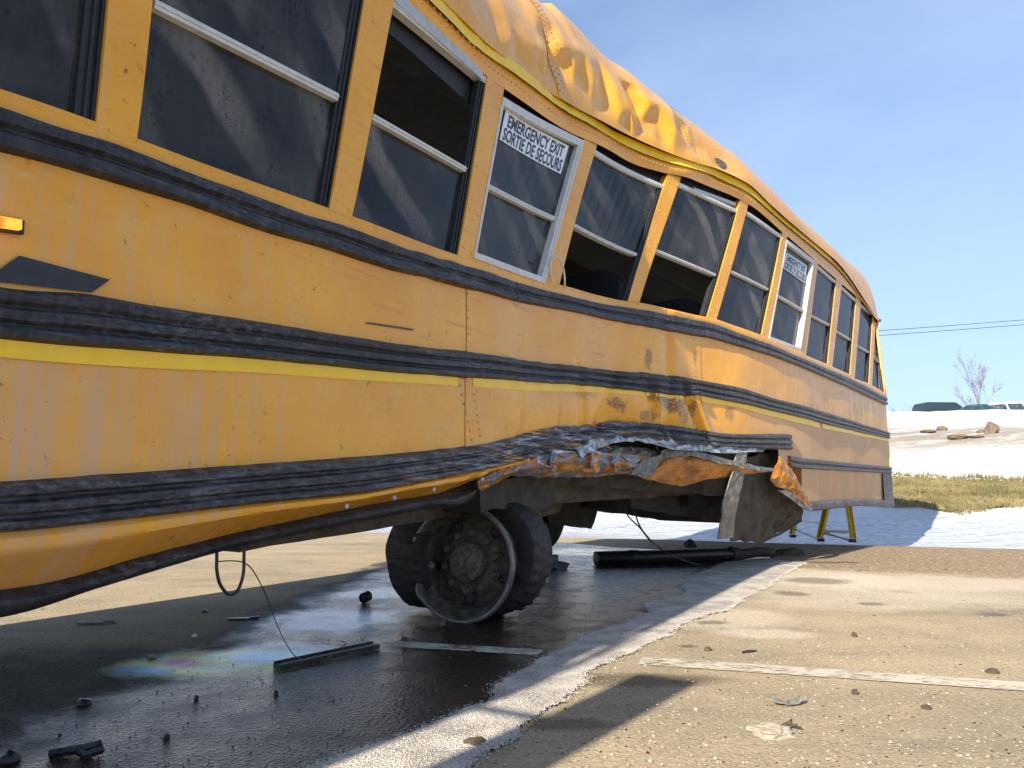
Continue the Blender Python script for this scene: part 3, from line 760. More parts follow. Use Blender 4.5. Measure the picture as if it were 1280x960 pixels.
def _facet(s, y):
    for f in _ff:
        a, b_, c = (_vv[i] for i in f)
        den = (b_.y - c.y) * (a.x - c.x) + (c.x - b_.x) * (a.y - c.y)
        if abs(den) < 1e-12: continue
        l0 = ((b_.y - c.y) * (s - c.x) + (c.x - b_.x) * (y - c.y)) / den; l1 = ((c.y - a.y) * (s - c.x) + (a.x - c.x) * (y - c.y)) / den; l2 = 1 - l0 - l1
        if l0 >= -1e-6 and l1 >= -1e-6 and l2 >= -1e-6: return l0 * _dz[f[0]] + l1 * _dz[f[1]] + l2 * _dz[f[2]]
    return 0.0
def roof_dent(s, v):
    o = 0.0
    if _sa < s < _sb and v < 1.08:
        for ds, dv in ((0, 0), (.010, 0), (-.010, 0), (0, .010), (0, -.010)): o += .085 * _facet(s + ds, v * .6 + dv)
    w = math.exp(-((s - 2.0) / 1.5) ** 2)
    o += w * .006 * mnoise.noise(Vector((s * 5, v * 3.5, 2))) + .006 * mnoise.noise(Vector((s * 2, v * 2, 12)))
    return o * min(1, v / .10)
def roof_pt(s, v, side=0):
    z0, z1 = c_stp_t(s) - .004, c_sil(s); os_ = off_sil(s)
    o0 = .024
    if v <= 1:
        a = v * math.pi * .5 * .82
        kz = math.sin(a) / math.sin(math.pi * .5 * .82); ko = (1 - math.cos(a)) / (1 - math.cos(math.pi * .5 * .82))
        zz = z0 + (z1 - z0) * (kz * .55 + v * .45); o = o0 + (os_ - o0) * (ko * .75 + v * .25)
        z = zz; o += roof_dent(s, v)
    else:
        w = v - 1; full = -1.16
        o = os_ + (full - os_) * w; z = z1 + crown(s) * (1 - (1 - w) ** 2.2)
        o += roof_dent(s, 1.0) * max(0, 1 - w * 4)
    return o, z
def roof_rows():
    return [i / 26 for i in range(27)] + [1 + x for x in (.03, .07, .12, .2, .32, .5, .72, 1.0)]
S_RF = S_END + .02
def roof_piece(name, s0, s1, lift=0.0, rear_round=False):
    n = max(4, int((s1 - s0) / .022)); vs = roof_rows(); P = []; U = []
    for v in vs:
        row = []; ur = []
        for i in range(n + 1):
            s = s0 + (s1 - s0) * i / n; o, z = roof_pt(s, v)
            row.append(surf(s, z, o + lift + .05 * max(0, z - 1.55)) if False else Vector((*(C2(s) + NRM(s) * (o + lift + lean(s, 2.3)))[:2], z + lift))); ur.append((s, z * .5 - o + 1))
        P.append(row); U.append(ur)
    mb = MB(); mb.grid(P, 0, False, U)
    # far half, carried down to the far gutter
    far = []; fu = []
    for (o, dz) in ((-1.16, 0), (-1.6, -.03), (-2.0, -.10), (-2.2, -.2), (-2.3, -.40), (-2.34, -.62)):
        row = []; ur = []
        for i in range(n + 1):
            s = s0 + (s1 - s0) * i / n; z1 = c_sil(s) + crown(s)
            zz = z1 + dz * (z1 - c_gut_b(s)) / .62
            row.append(Vector((*(C2(s) + NRM(s) * (o + lean(s, 2.3)))[:2], zz + lift))); ur.append((s, zz))
        far.append(row); fu.append(ur)
    mb.grid(far, 0, False, fu)
    ob = mb.build(name, M['roof'], bus, 'auto'); ob.data.set_sharp_from_angle(angle=R(24)); return ob
S_J1, S_J2 = pix(648, 60, -.2)[0], pix(852, 185, -.05)[0]
roof_piece('roof_panel', SF, S_J1); roof_piece('roof_panel', S_J1 - .02, S_J2, .003); roof_piece('roof_panel', S_J2 - .02, S_RF, .0)
mb = MB(); strip(mb, pix(1034, 325)[0], S_END + .02, lambda s: c_gut_t(s) - .012, lambda s: c_stp_t(s) + .010, .03, 3, lambda s, t, z: .036 - .004 * t)
mb.build('gutter_flange', M['paint'], bus, 'auto')

# torn hole in the roof edge
hp = []
so, zo = pix(897, 213)
mb = MB()
ring = []
for k in range(14):
    a = 2 * math.pi * k / 14; ss = so + .075 * math.cos(a) + .02 * math.sin(2 * a); vv = .16 + .10 * math.sin(a)
    o, z = roof_pt(ss, vv); ring.append(mb.vert(Vector((*(C2(ss) + NRM(ss) * (o + .006 + lean(ss, 2.3)))[:2], z)), (ss, z)))
mb.face(ring[::-1]); mb.build('roof_hole', M['hub'], bus)

# ---- rivets
def rivets(name, lst, mat, r=.006):
    mb = MB()
    for (s, z, o, rr) in lst:
        c = surf(s, z, o); n = NRM(s); n3 = Vector((n.x, n.y, 0)); t3 = Vector((-n.y, n.x, 0)); up = Vector((0, 0, 1))
        b = len(mb.v)
        for k in range(8):
            a = 2 * math.pi * k / 8; mb.vert(c + (t3 * math.cos(a) + up * math.sin(a)) * rr, (s, z))
        for k in range(8):
            a = 2 * math.pi * k / 8; mb.vert(c + (t3 * math.cos(a) + up * math.sin(a)) * rr * .65 + n3 * rr * .5, (s, z))
        mb.vert(c + n3 * rr * .65, (s, z))
        for k in range(8):
            k2 = (k + 1) % 8
            mb.face((b + k, b + k2, b + 8 + k2, b + 8 + k)); mb.face((b + 8 + k, b + 8 + k2, b + 16))
    return mb.build(name, mat, bus, True, kind='stuff')
L = []
s = SF
while s < S_END:                                   # along the sill
    z = .5 * (c_belt_t(s) + max(c_belt_t(s) + .006, c_sill(s) + .004)) + .004
    L.append((s, z, .013 + dent(s, z), .0075)); s += .105
for pq in POSTQ:                                   # two lines up each post
    for v in (.06, .30, .52, .74, .93):
        for u in (.22, .80):
            a, z = bil(pq, u, v + (.02 if u > .5 else 0)); L.append((a, z, .010, .0065))
s = SF
while s < S_END:                                   # gutter flange, double row at the front
    zb, zt = c_gut_b(s), c_gut_t(s)
    L.append((s, zb * .55 + zt * .45, .030, .0055))
    if s < 3.2: L.append((s + .02, zb * .28 + zt * .72, .031, .005))
    s += .042
rivets('rivet', L, M['paint'])
L = []
for (x0, y0, x1, y1) in ((575, 482, 588, 550), (591, 493, 599, 545), (584, 368, 586, 428), (868, 425, 870, 470), (871, 500, 868, 532)):
    for k in range(7):
        t = k / 6; a, z = pix(x0 + (x1 - x0) * t, y0 + (y1 - y0) * t); L.append((a, z, dent(a, z) + .003, .0055))
s = SF
while s < S_TORN - .4:
    for cv, k in ((c_low_b, .014), (c_mid_t, -.014), (c_mid_b, .012), (c_low_t, -.014)):
        z = cv(s) + k; L.append((s + random.uniform(-.02, .02), z, dent(s, z) + .012, .0055))
    s += .19
for s0 in (pix(600, 600)[0], pix(700, 575)[0], pix(740, 577)[0], pix(540, 610)[0], pix(490, 620)[0], pix(430, 632)[0]):
    z = c_low_b(s0) - .03; L.append((s0, z, dent(s0, z) + .012, .009))
rivets('rivet', L, M['torn'])
# roof seam rivets
mb = MB()
for sj in (S_J1, S_J1 + .05, S_J2 - .05, S_J2 + .03):
    for k in range(26):
        v = .05 + k / 26 * 1.15; o, z = roof_pt(sj, min(v, 1.6)); c = C2(sj) + NRM(sj) * (o + .004 + lean(sj, 2.3)); p = Vector((c.x, c.y, z + .003))
        n = Vector((*NRM(sj), 0)) * (1 - min(1, v) * .7) + Vector((0, 0, 1)) * min(1, v) * .7; n.normalize(); t = n.orthogonal().normalized(); u = n.cross(t)
        b = len(mb.v)
        for q in range(6): mb.vert(p + (t * math.cos(q * 1.047) + u * math.sin(q * 1.047)) * .007)
        mb.vert(p + n * .006)
        for q in range(6): mb.face((b + q, b + (q + 1) % 6, b + 6))
mb.build('rivet', M['torn'], bus, True, kind='stuff')

# ---- rear end, far side, inside
def W3(s, o, z): c = C2(s) + NRM(s) * o; return Vector((c.x, c.y, z))
mb = MB()
SE = S_END
for (o0, o1, z0, z1) in ((0, -2.34, .42, 1.62),):
    mb.grid([[W3(SE, o0 - .0, z0), W3(SE, o1, z0 + .4)], [W3(SE, o0, z1), W3(SE, o1, z1 + .1)]], 0, False, [[(0, z0), (2.3, z0)], [(0, z1), (2.3, z1)]])
zt = c_gut_b(SE) + .02
mb.grid([[W3(SE, lean(SE, 1.7), 1.62), W3(SE, -.30, 1.62)], [W3(SE, lean(SE, 2.3), zt), W3(SE, -.30, zt + .1)]], 0, False, [[(0, 1.6), (.3, 1.6)], [(0, 2.3), (.3, 2.3)]])
mb.grid([[W3(SE, -2.0, 1.70), W3(SE, -2.34, 1.72)], [W3(SE, -2.0, zt + .1), W3(SE, -2.34, zt)]], 0, False, [[(2, 1.6), (2.3, 1.6)], [(2, 2.3), (2.3, 2.3)]])
mb.grid([[W3(SE, -1.0, 1.62), W3(SE, -1.2, 1.62)], [W3(SE, -1.0, zt + .1), W3(SE, -1.2, zt + .1)]], 0, False, [[(1, 1.6), (1.2, 1.6)], [(1, 2.3), (1.2, 2.3)]])
# arched top under the roof
vs = [i / 13 for i in range(14)] + [1.1, 1.3, 1.6, 2.0]; top = []; bot = []
for v in vs:
    o, z = roof_pt(S_RF, v); top.append(W3(SE + .012, o + lean(SE, 2.3), z)); bot.append(W3(SE + .012, o + lean(SE, 2.3), zt))
for (o, dz) in ((-1.6, -.03), (-2.0, -.10), (-2.2, -.2), (-2.33, -.40)):
    z1 = c_sil(SE) + crown(SE); top.append(W3(SE + .012, o, z1 + dz * (z1 - zt) / .62)); bot.append(W3(SE + .012, o, zt - .02))
mb.grid([bot, top], 0, False, [[(p.x, p.z) for p in bot], [(p.x, p.z) for p in top]])
mb.build('rear_wall', M['paint'], bus)
for (o0, o1) in ((-.30, -1.0), (-1.2, -2.0)):
    mb = MB(); mb.grid([[W3(SE - .01, o0, 1.62), W3(SE - .01, o1, 1.66)], [W3(SE - .01, o0, zt + .1), W3(SE - .01, o1, zt + .1)]], 0, False, [[(8 + o0, 1.6), (8 + o1, 1.6)], [(8 + o0, 2.3), (8 + o1, 2.3)]])
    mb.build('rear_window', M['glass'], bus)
# rear corner post edge, bright yellow trim line and clearance lamp
mb = MB(); mb.tube([surf(SE + .012, z, .0) for z in (c_belt_t(SE), 1.8, 2.0, 2.2, c_gut_b(SE))], .022, 8); mb.build('corner_post', M['paint'], bus, True)
mb = MB(); mb.tube([surf(SE + .036, z, -.004) for z in (c_rs_b(SE) + .05, 1.0, c_belt_t(SE), 1.9, c_gut_b(SE))], .007, 6); mb.build('corner_stripe', M['stripe'], bus, True)
m_red = m_simple('red_lens', (0.30, 0.05, 0.04), .3, 0, .2, 20, 0)
p = surf(SE + .03, c_gut_b(SE) + .10, .01); mb = MB(); mb.box(p, (.05, .05, .045)); lamp = mb.build('clearance_lamp', M['rubber'], bus)
mb = MB(); mb.tube([p + Vector((.0, -.02, .0)), p + Vector((.05, .0, .0)), p + Vector((.06, .0, .0))], [.022, .020, .008], 10); mb.build('lens', m_red, lamp, True)

nL = 60
def longrow(o, zf, s0=SF, s1=None):
    s1 = s1 or SE; return [W3(s0 + (s1 - s0) * i / nL, o, zf(s0 + (s1 - s0) * i / nL)) for i in range(nL + 1)]
def longsheet(name, rows, mat):
    mb = MB(); mb.grid([longrow(o, f) for o, f in rows], 0, True, [[(SF + (SE - SF) * i / nL, o) for i in range(nL + 1)] for o, f in rows]); return mb.build(name, mat, bus)
zfl = lambda s: max(.66, c_mid_b(s) - .26) if s < 2.4 else c_mid_b(s) - .24 if s < 4.6 else .92
longsheet('floor', [(-.03, lambda s: c_mid_b(s) - .08), (-2.32, lambda s: c_mid_b(s) + .10)], M['inner_dark'])
longsheet('far_side_wall', [(-2.33, lambda s: 1.0), (-2.33, lambda s: c_belt_t(s) + .12)], M['paint'])
longsheet('far_wall_lining', [(-2.31, lambda s: c_mid_b(s) + .06), (-2.31, lambda s: c_belt_t(s) + .13)], M['inner'])
for k in range(14):                                # far windows
    a = SF + (SE - SF) * k / 14; bnd = SF + (SE - SF) * (k + 1) / 14
    zb = lambda s: c_belt_t(s) + .12; ztp = lambda s: c_gut_b(s) + .02
    mb = MB(); mb.grid([[W3(a + .05, -2.335, zb(a)), W3(bnd - .05, -2.335, zb(bnd))], [W3(a + .05, -2.33, ztp(a)), W3(bnd - .05, -2.33, ztp(bnd))]], 0, True, [[(a + 20, 0), (bnd + 20, 0)], [(a + 20, .7), (bnd + 20, .7)]])
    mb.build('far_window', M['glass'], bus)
    mb = MB(); mb.grid([[W3(a - .05, -2.325, zb(a)), W3(a + .05, -2.325, zb(a))], [W3(a - .05, -2.325, ztp(a)), W3(a + .05, -2.325, ztp(a))]], 0, True)
    mb.build('far_post', M['paint'], bus)
longsheet('ceiling', [(-.06, lambda s: c_gut_b(s) + .03), (-.25, lambda s: c_gut_b(s) + .17), (-.6, lambda s: c_gut_b(s) + .24), (-1.16, lambda s: c_gut_b(s) + .26), (-1.8, lambda s: c_gut_b(s) + .24), (-2.2, lambda s: c_gut_b(s) + .15), (-2.32, lambda s: c_gut_b(s) + .02)], M['inner'])
# bulkhead closing the front of what is built
mb = MB(); mb.grid([[W3(SF, 0, .34), W3(SF, -2.33, 1.0)], [W3(SF, 0, 2.2), W3(SF, -2.33, 2.3)], [W3(SF, -.25, 2.8), W3(SF, -2.1, 2.8)], [W3(SF, -.8, 2.94), W3(SF, -1.6, 2.94)]]); mb.build('front_bulkhead', M['paint'], bus)

# seats
def seat_at(s, zt):
    n = NRM(s); t = Vector((-n.y, n.x)); o = empty('seat', W3(s, -.12, 0), math.atan2(-n.y, -n.x), bus)
    w, th, r = .92, .09, .16; zb = zt - .62
    prof = []
    for k in range(7): a = math.pi / 2 * k / 6; prof.append((r - r * math.cos(a), zt - r + r * math.sin(a)))
    for k in range(7): a = math.pi / 2 * k / 6; prof.append((w - r + r * math.sin(a), zt - r + r * math.cos(a)))
    prof = [(0, zb)] + prof + [(w, zb)]
    mb = MB(); fr = [mb.vert((x, -th / 2, z), (x, z)) for x, z in prof]; bk = [mb.vert((x, th / 2, z), (x, z)) for x, z in prof]
    mb.face(fr); mb.face(bk[::-1])
    for i in range(len(prof)):
        j = (i + 1) % len(prof); mb.face((fr[j], fr[i], bk[i], bk[j]))
    mb.build('backrest', M['seat'], o, 'auto')
    mb = MB(); mb.box((w / 2, .24, zb + .02), (w, .44, .12)); mb.build('cushion', M['seat'], o)
    mb = MB(); mb.box((.06, .2, zb - .14), (.03, .3, .22)); mb.box((w - .08, .2, zb - .14), (.03, .3, .22)); mb.build('seat_leg', M['grime'], o)
s1, z1 = pix(774, 330, -.12); s2, z2 = pix(874, 362, -.12)
dsx = s2 - s1
for k in range(-5, 8):
    s = s1 + dsx * k
    if SF + .3 < s < SE - .4:
        seat_at(s, 1.90 if k < 0 else 1.99)

# ---- decals, marker lamp
def decal(name, px, mat, o=.006):
    q = [pix(*p) for p in px]; P = []; U = []
    for j in range(3):
        row = []; ur = []
        for i in range(17):
            s, z = bil(q, i / 16, j / 2); row.append(surf(s, z, o + dent(s, z))); ur.append((s, z))
        P.append(row); U.append(ur)
    mb = MB(); mb.grid(P, 0, False, U); return mb.build(name, mat, bus)
decal('black_decal', [(22, 320), (136, 350), (113, 366), (-22, 351)], M['black'])
decal('black_decal', [(455, 403), (515, 411.5), (515, 413.5), (455, 405)], M['black'])
q = [pix(-12, 270), pix(27, 277), pix(26, 294), pix(-12, 289)]
mb = MB(); qbox(mb, q, 0, 1, 0, 1, .0, .012); ml = mb.build('marker_lamp', M['rubber'], bus, label='small lit amber marker lamp in a black base')
mb = MB(); qbox(mb, q, .05, .80, .12, .80, .012, .026, 0, 3, 2); mb.build('lens', M['amber'], ml)
# outside mirror ahead of the frame, added and sized to cast a ground shadow
pm = W3(-2.5, .0, 1.80)
mir = empty('shadow_mirror', (0, 0, 0), 0, bus)
nn = NRM(-2.5); n3 = Vector((nn.x, nn.y, 0))
mb = MB(); mb.tube([pm - n3 * .02, pm + n3 * .16, pm + n3 * .28], .015, 8); mb.build('shadow_mirror_arm', M['rubber'], mir, True)
mb = MB(); mb.box(pm + n3 * .33, (.20, .07, .60), math.atan2(nn.y, nn.x)); mb.build('shadow_mirror_head', M['rubber'], mir)

# ---- ripped metal over and behind the wheel
def sheet(name, px_rows, offs, mat, nu=18, nv=10, amp=.012, label=None, parent=bus, th=.0025, freq=11, mi_fun=None):
    """torn sheet: rows of photo points with their depth off the wall, resampled and crumpled"""
    rows = [[(lambda so: surf(so[0], so[1], o))(pix(x, y, o)) for (x, y), o in zip(r, ro)] for r, ro in zip(px_rows, offs)]
    def lerp_row(r, t):
        u = t * (len(r) - 1); i = min(int(u), len(r) - 2); return r[i].lerp(r[i + 1], u - i)
    P = []; U = []
    for j in range(nv + 1):
        u = j / nv * (len(rows) - 1); k = min(int(u), len(rows) - 2); row = []; ur = []
        for i in range(nu + 1):
            a = lerp_row(rows[k], i / nu); c = lerp_row(rows[k + 1], i / nu); p = a.lerp(c, u - k)
            e = Vector(((abs(mnoise.noise(p * freq)) * 2.2 - .5), (abs(mnoise.noise(p * freq + Vector((7, 1, 3)))) * 2.2 - .5), (abs(mnoise.noise(p * freq + Vector((1, 9, 5)))) * 2 - .5) * .7)) * amp
            e += Vector((mnoise.noise(p * freq * 3), mnoise.noise(p * freq * 3 + Vector((2, 1, 3))), 0)) * amp * .45
            row.append(p + e); ur.append((p.x + p.y, p.z))
        P.append(row); U.append(ur)
    mb = MB(); mb.grid(P, 0, True, U)
    mm = mat if isinstance(mat, list) else [mat]
    if mi_fun:
        mb.mi = [mi_fun(f) for f in range(len(mb.f))]
    o = mb.build(name, mm, parent, False, label=label)
    md = o.modifiers.new('thickness', 'SOLIDIFY'); md.thickness = th; md.offset = 0
    return o
def m_torn_band():
    m, nt, b = new_mat('torn_painted_band'); pos = N_pos(nt)
    n1 = N_noise(nt, N_map(nt, pos, (7, 7, 20)), 1.0, 6, .65); n2 = N_noise(nt, N_map(nt, pos, (14, 14, 26), (3, 1, 2)), 1.0, 6, .7)
    c = N_mix(nt, N_rng(nt, n1, .46, .54), (0.20, 0.21, 0.22), (0.55, 0.22, 0.018))
    c = N_mix(nt, N_rng(nt, n2, .56, .64, 0, .8), c, (0.50, 0.52, 0.54)); c = N_mix(nt, N_rng(nt, n2, .40, .33, 0, .9), c, (0.02, 0.018, 0.016))
    LK(nt, c, b.inputs['Base Color']); b.inputs['Roughness'].default_value = .42; b.inputs['Metallic'].default_value = .15
    N_bump(nt, n2, .6, .006, b); return m
def m_torn_skin():
    m, nt, b = new_mat('torn_orange_skin'); pos = N_pos(nt)
    n1 = N_noise(nt, N_map(nt, pos, (5, 5, 9)), 1.0, 6, .65); n2 = N_noise(nt, N_map(nt, pos, (30, 30, 40)), 1.0, 5, .65)
    c = N_mix(nt, N_rng(nt, n1, .35, .65), (0.22, 0.075, 0.010), (0.60, 0.235, 0.020))
    c = N_mix(nt, N_rng(nt, n2, .58, .70, 0, .7), c, (0.06, 0.03, 0.015))
    LK(nt, c, b.inputs['Base Color']); b.inputs['Roughness'].default_value = .4; N_bump(nt, n2, .4, .004, b); return m
M['band'] = m_torn_band(); M['skin'] = m_torn_skin()
# dark cavity above the torn band
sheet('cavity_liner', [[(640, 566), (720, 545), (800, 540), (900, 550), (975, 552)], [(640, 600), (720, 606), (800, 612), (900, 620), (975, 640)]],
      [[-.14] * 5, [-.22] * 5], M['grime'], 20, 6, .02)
# peeled lip of the lower rail
sheet('torn_lip', [[(715, 558), (760, 541), (800, 540), (850, 548), (905, 552), (960, 556)], [(728, 572), (765, 553), (800, 551), (845, 562), (900, 566), (955, 565)]],
      [[.0] * 6, [.035, .02, .03, .035, .03, .02]], M['torn'], 30, 4, .014, 'bright bare metal lip peeled open over the wheel', freq=14)
sheet('torn_lip', [[(735, 562), (770, 557), (800, 560), (838, 566)], [(728, 578), (765, 570), (800, 577), (842, 578)]], [[-.05, -.05, -.05, -.06], [-.02, -.01, -.03, -.02]], M['torn_dull'], 16, 4, .02, freq=16)
# crushed skirt band, orange below bare metal
sheet('crushed_skirt', [[(600, 596), (640, 578), (690, 564), (740, 564), (800, 569), (822, 572)], [(598, 606), (640, 590), (690, 577), (740, 577), (798, 583), (815, 586)], [(600, 613), (637, 594), (687, 597), (745, 596), (772, 592), (800, 594)]],
      [[-.02, -.01, .0, .0, -.01, -.02], [.01, .02, .035, .03, .02, .0], [-.05, -.06, -.06, -.06, -.06, -.08]], [M['band']], 34, 10, .013, 'crushed skirt strip with orange and bare metal patches', freq=13)
# torn flap of orange skirt hanging out
sheet('torn_flap', [[(815, 585), (828, 562), (860, 560), (895, 570), (945, 583), (966, 587)], [(812, 592), (835, 578), (862, 576), (900, 580), (940, 588), (962, 589)], [(800, 597), (828, 603), (852, 608), (885, 599), (915, 594), (958, 590)]],
      [[-.05, -.02, .0, .02, .03, .05], [.0, .01, .03, .04, .05, .05], [-.02, -.06, -.07, -.03, .0, .05]], [M['skin']], 26, 12, .014, 'ripped orange skirt flap folded outward', freq=10)
sheet('torn_lip', [[(812, 588), (826, 563), (862, 559), (905, 573), (945, 583), (968, 586)], [(806, 590), (832, 572), (868, 570), (905, 581), (945, 588), (966, 589)]], [[-.04, .0, .01, .03, .04, .055], [-.01, .02, .035, .05, .055, .058]], M['torn_dull'], 24, 3, .010, freq=14)
sheet('torn_lip', [[(802, 575), (826, 568), (830, 574)], [(790, 594), (806, 596), (814, 594)]], [[.01, .0, .0], [.02, .02, .02]], M['torn_dull'], 6, 5, .012, freq=16)
for (x0, y0, x1, y1) in ((690, 566, 693, 590), (741, 563, 744, 592), (768, 566, 772, 590)):
    w = (x1 - x0) + 9
    sheet('torn_tab', [[(x0, y0), (x0 + w * .6, y0 + 2)], [(x0 - 3, (y0 + y1) / 2), (x0 + w * .5, (y0 + y1) / 2)], [(x1 - 3, y1), (x1 + w * .35, y1 - 3)]], [[.03, .035], [.055, .05], [.02, .03]], M['band'], 4, 6, .012, freq=30)

# loose splinters of sheet along the tear
rs_ = random.Random(11)
for k in range(16):
    px = 640 + 330 * (k + rs_.random() * .8) / 16; py = 566 - 14 * math.exp(-((px - 770) / 60) ** 2) + rs_.uniform(-8, 16); L0 = rs_.uniform(.06, .17); w0 = rs_.uniform(.010, .026); an = rs_.uniform(-.5, .35)
    so_ = pix(px, py, .02); c = surf(so_[0], so_[1], rs_.uniform(-.01, .03)); n2_ = NRM(so_[0]); t3 = Vector((-n2_.y, n2_.x, 0)); n3_ = Vector((n2_.x, n2_.y, 0)); d = t3 * math.cos(an) + Vector((0, 0, math.sin(an))); e_ = Vector((0, 0, 1)) * math.cos(an) - t3 * math.sin(an)
    mb = MB(); prev = None; cu_ = rs_.uniform(-.05, .09)
    for i in range(6):
        u = i / 5; q_ = c + d * L0 * u + n3_ * (cu_ * u * u + .006 * math.sin(u * 7)); ww = w0 * (1 - u) ** .7 + .001
        ids = [mb.vert(q_ + e_ * ww * .5), mb.vert(q_ - e_ * ww * .5), mb.vert(q_ - e_ * ww * .5 - n3_ * .003), mb.vert(q_ + e_ * ww * .5 - n3_ * .003)]
        if prev:
            for a_ in range(4): mb.face((prev[a_], prev[(a_ + 1) % 4], ids[(a_ + 1) % 4], ids[a_]))
        else: mb.face(ids[::-1])
        prev = ids
    mb.face(prev); mb.build('metal_shard', rs_.choice((M['torn'], M['torn_dull'], M['band'], M['grime'])), bus)

# ---- what shows beneath: frame rails, boxes, hangers
def beam(name, px, o0, o1, mat, amp=.004, label=None, n=14):
    """solid bar whose outline in side view is px (top-left, top-right, foot-right, foot-left), reaching from o1 (near) in to o0"""
    q = [pix(*p, o1) for p in px]; mb = MB()
    for (oa, fl) in ((o1, False), (o0, True)):
        P = []; U = []
        for j in range(5):
            r = []; ur = []
            for i in range(n + 1):
                s, z = bil(q, i / n, j / 4); p = surf(s, z, oa); p += Vector((mnoise.noise(p * 9), mnoise.noise(p * 9 + Vector((3, 3, 3))), mnoise.noise(p * 7))) * amp; r.append(p); ur.append((s, z))
            P.append(r); U.append(ur)
        mb.grid(P, 0, fl, U)
        if oa == o1: A = P
        else: B = P
    mb.grid([A[0], B[0]], 0, True); mb.grid([A[-1], B[-1]], 0, False)
    mb.grid([[r[0] for r in A], [r[0] for r in B]], 0, False); mb.grid([[r[-1] for r in A], [r[-1] for r in B]], 0, True)
    return mb.build(name, mat, bus, label=label)
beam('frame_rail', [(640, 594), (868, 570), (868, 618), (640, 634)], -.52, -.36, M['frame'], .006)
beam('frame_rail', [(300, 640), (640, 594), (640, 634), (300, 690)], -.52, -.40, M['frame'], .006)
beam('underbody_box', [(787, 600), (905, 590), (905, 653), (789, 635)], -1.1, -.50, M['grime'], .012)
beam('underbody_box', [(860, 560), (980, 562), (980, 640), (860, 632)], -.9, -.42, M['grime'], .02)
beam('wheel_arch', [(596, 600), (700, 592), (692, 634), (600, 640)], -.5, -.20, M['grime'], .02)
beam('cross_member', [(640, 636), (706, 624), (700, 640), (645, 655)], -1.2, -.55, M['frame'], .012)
sheet('mud_flap', [[(686, 630), (715, 624), (746, 622)], [(684, 645), (715, 644), (746, 642)], [(686, 654), (715, 658), (738, 661)]], [[-.95] * 3, [-.97] * 3, [-.95] * 3], M['plate'], 8, 6, .012, th=.014, freq=7)
sheet('hanger_strap', [[(920, 560), (934, 561)], [(915, 590), (931, 590)], [(903, 630), (921, 630)], [(897, 674), (915, 672)]], [[.01, .01], [.035, .03], [.03, .02], [-.02, -.03]], M['strap'], 4, 14, .007, 'bent upright steel strap hanging behind the wheel', th=.010, freq=9)
sheet('hanging_plate', [[(925, 575), (950, 567), (972, 566)], [(920, 620), (960, 612), (988, 618)], [(916, 645), (960, 640), (1003, 640)], [(914, 676), (952, 678), (985, 661)]], [[-.10] * 3, [-.10] * 3, [-.12, -.12, -.10], [-.14, -.15, -.12]], M['plate'], 14, 14, .02, 'mud caked plate hanging behind the rear wheel', th=.012, freq=6)
sheet('hanging_plate', [[(985, 661), (990, 656), (1003, 640)], [(952, 678), (975, 668), (1001, 652)]], [[-.12] * 3, [-.15, -.14, -.12]], M['plate'], 6, 4, .008, th=.010)
sheet('torn_corner', [[(964, 600), (974, 572), (985, 580)], [(970, 608), (986, 594), (997, 600)], [(985, 612), (998, 612), (1006, 618)], [(1006, 632), (1011, 636), (1014, 630)]], [[.02, .03, .0], [.03, .06, .03], [.03, .05, .03], [.04, .04, .02]], M['skin'], 10, 12, .014, 'torn rusty orange corner curling out behind the wheel', th=.006, freq=12)
sheet('torn_lip', [[(973, 613), (984, 612)], [(990, 625), (997, 622)], [(1006, 637), (1013, 639)]], [[.03, .03], [.05, .045], [.05, .04]], M['torn_dull'], 4, 10, .012, th=.008, freq=14)
sheet('side_panel', [[(972, 556), (986, 558)], [(974, 575), (985, 580)]], [[.0, .0], [.02, .0]], M['paint'], 4, 4, .003)
# underside of the floor, engine-dark
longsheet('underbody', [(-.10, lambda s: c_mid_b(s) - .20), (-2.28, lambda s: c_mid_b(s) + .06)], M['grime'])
# far wheel set hangs clear of the ground on the far side
fw = pix(655, 690, -2.0); FWC = W3(fw[0], -2.0, .46)
mb = MB(); lathe(mb, [(.16, 0), (.30, .02), (.38, .06), (.40, .14), (.38, .22), (.30, .26), (.16, .27)], FWC, (NRM(2.45).x, NRM(2.45).y, 0), 40); mb.build('wheel', M['tyre'], bus, True, label='far side rear wheel')
# axle
rim_c = Vector((-.236, 3.43, .268))
mb = MB(); mb.tube([rim_c + Vector((.03, .25, .08)), rim_c.lerp(FWC, .5) + Vector((0, 0, .1)), FWC], [.07, .12, .07], 12); mb.build('axle', M['grime'], bus, True)

# ---- the bare bent wheel
ax = Vector((-.42, -.905, .02)).normalized()            # outer face looks along ax
wheel = empty('wheel', (0, 0, 0), 0, bus); tag(wheel, 'bare dented rear wheel with no tyre on its outer rim')
RR = .268
prof = [(RR, -.020), (RR + .004, -.006), (RR, .006), (RR - .012, .010), (RR - .022, .0), (RR - .028, -.03), (RR - .05, -.055), (RR - .054, -.10), (RR - .056, -.145), (RR - .062, -.150)]
outer = [(RR, -.020), (RR - .018, -.028), (RR - .024, -.06), (RR - .046, -.09), (RR - .048, -.16), (RR - .022, -.19), (RR, -.21), (RR + .003, -.225), (RR - .02, -.232), (RR - .06, -.20), (.05, -.19)]
A_F = None
def wheel_def(r, t, th, j):
    # the fold: rim pushed in on the side towards the front of the bus
    dth = (th - FOLD + math.pi) % (2 * math.pi) - math.pi
    front = max(0.0, min(1.0, (t + .085) / .075)); k = front * math.exp(-(dth / .22) ** 2) * max(0, min(1, (r - .10) / .12)); k2 = math.exp(-(abs(dth) - .50) ** 2 / .02) * max(0, (r - .16) / .1)
    return r - .078 * k + .004 * k2 * front, t - .05 * k + .006 * k2
FOLD = math.pi + .12
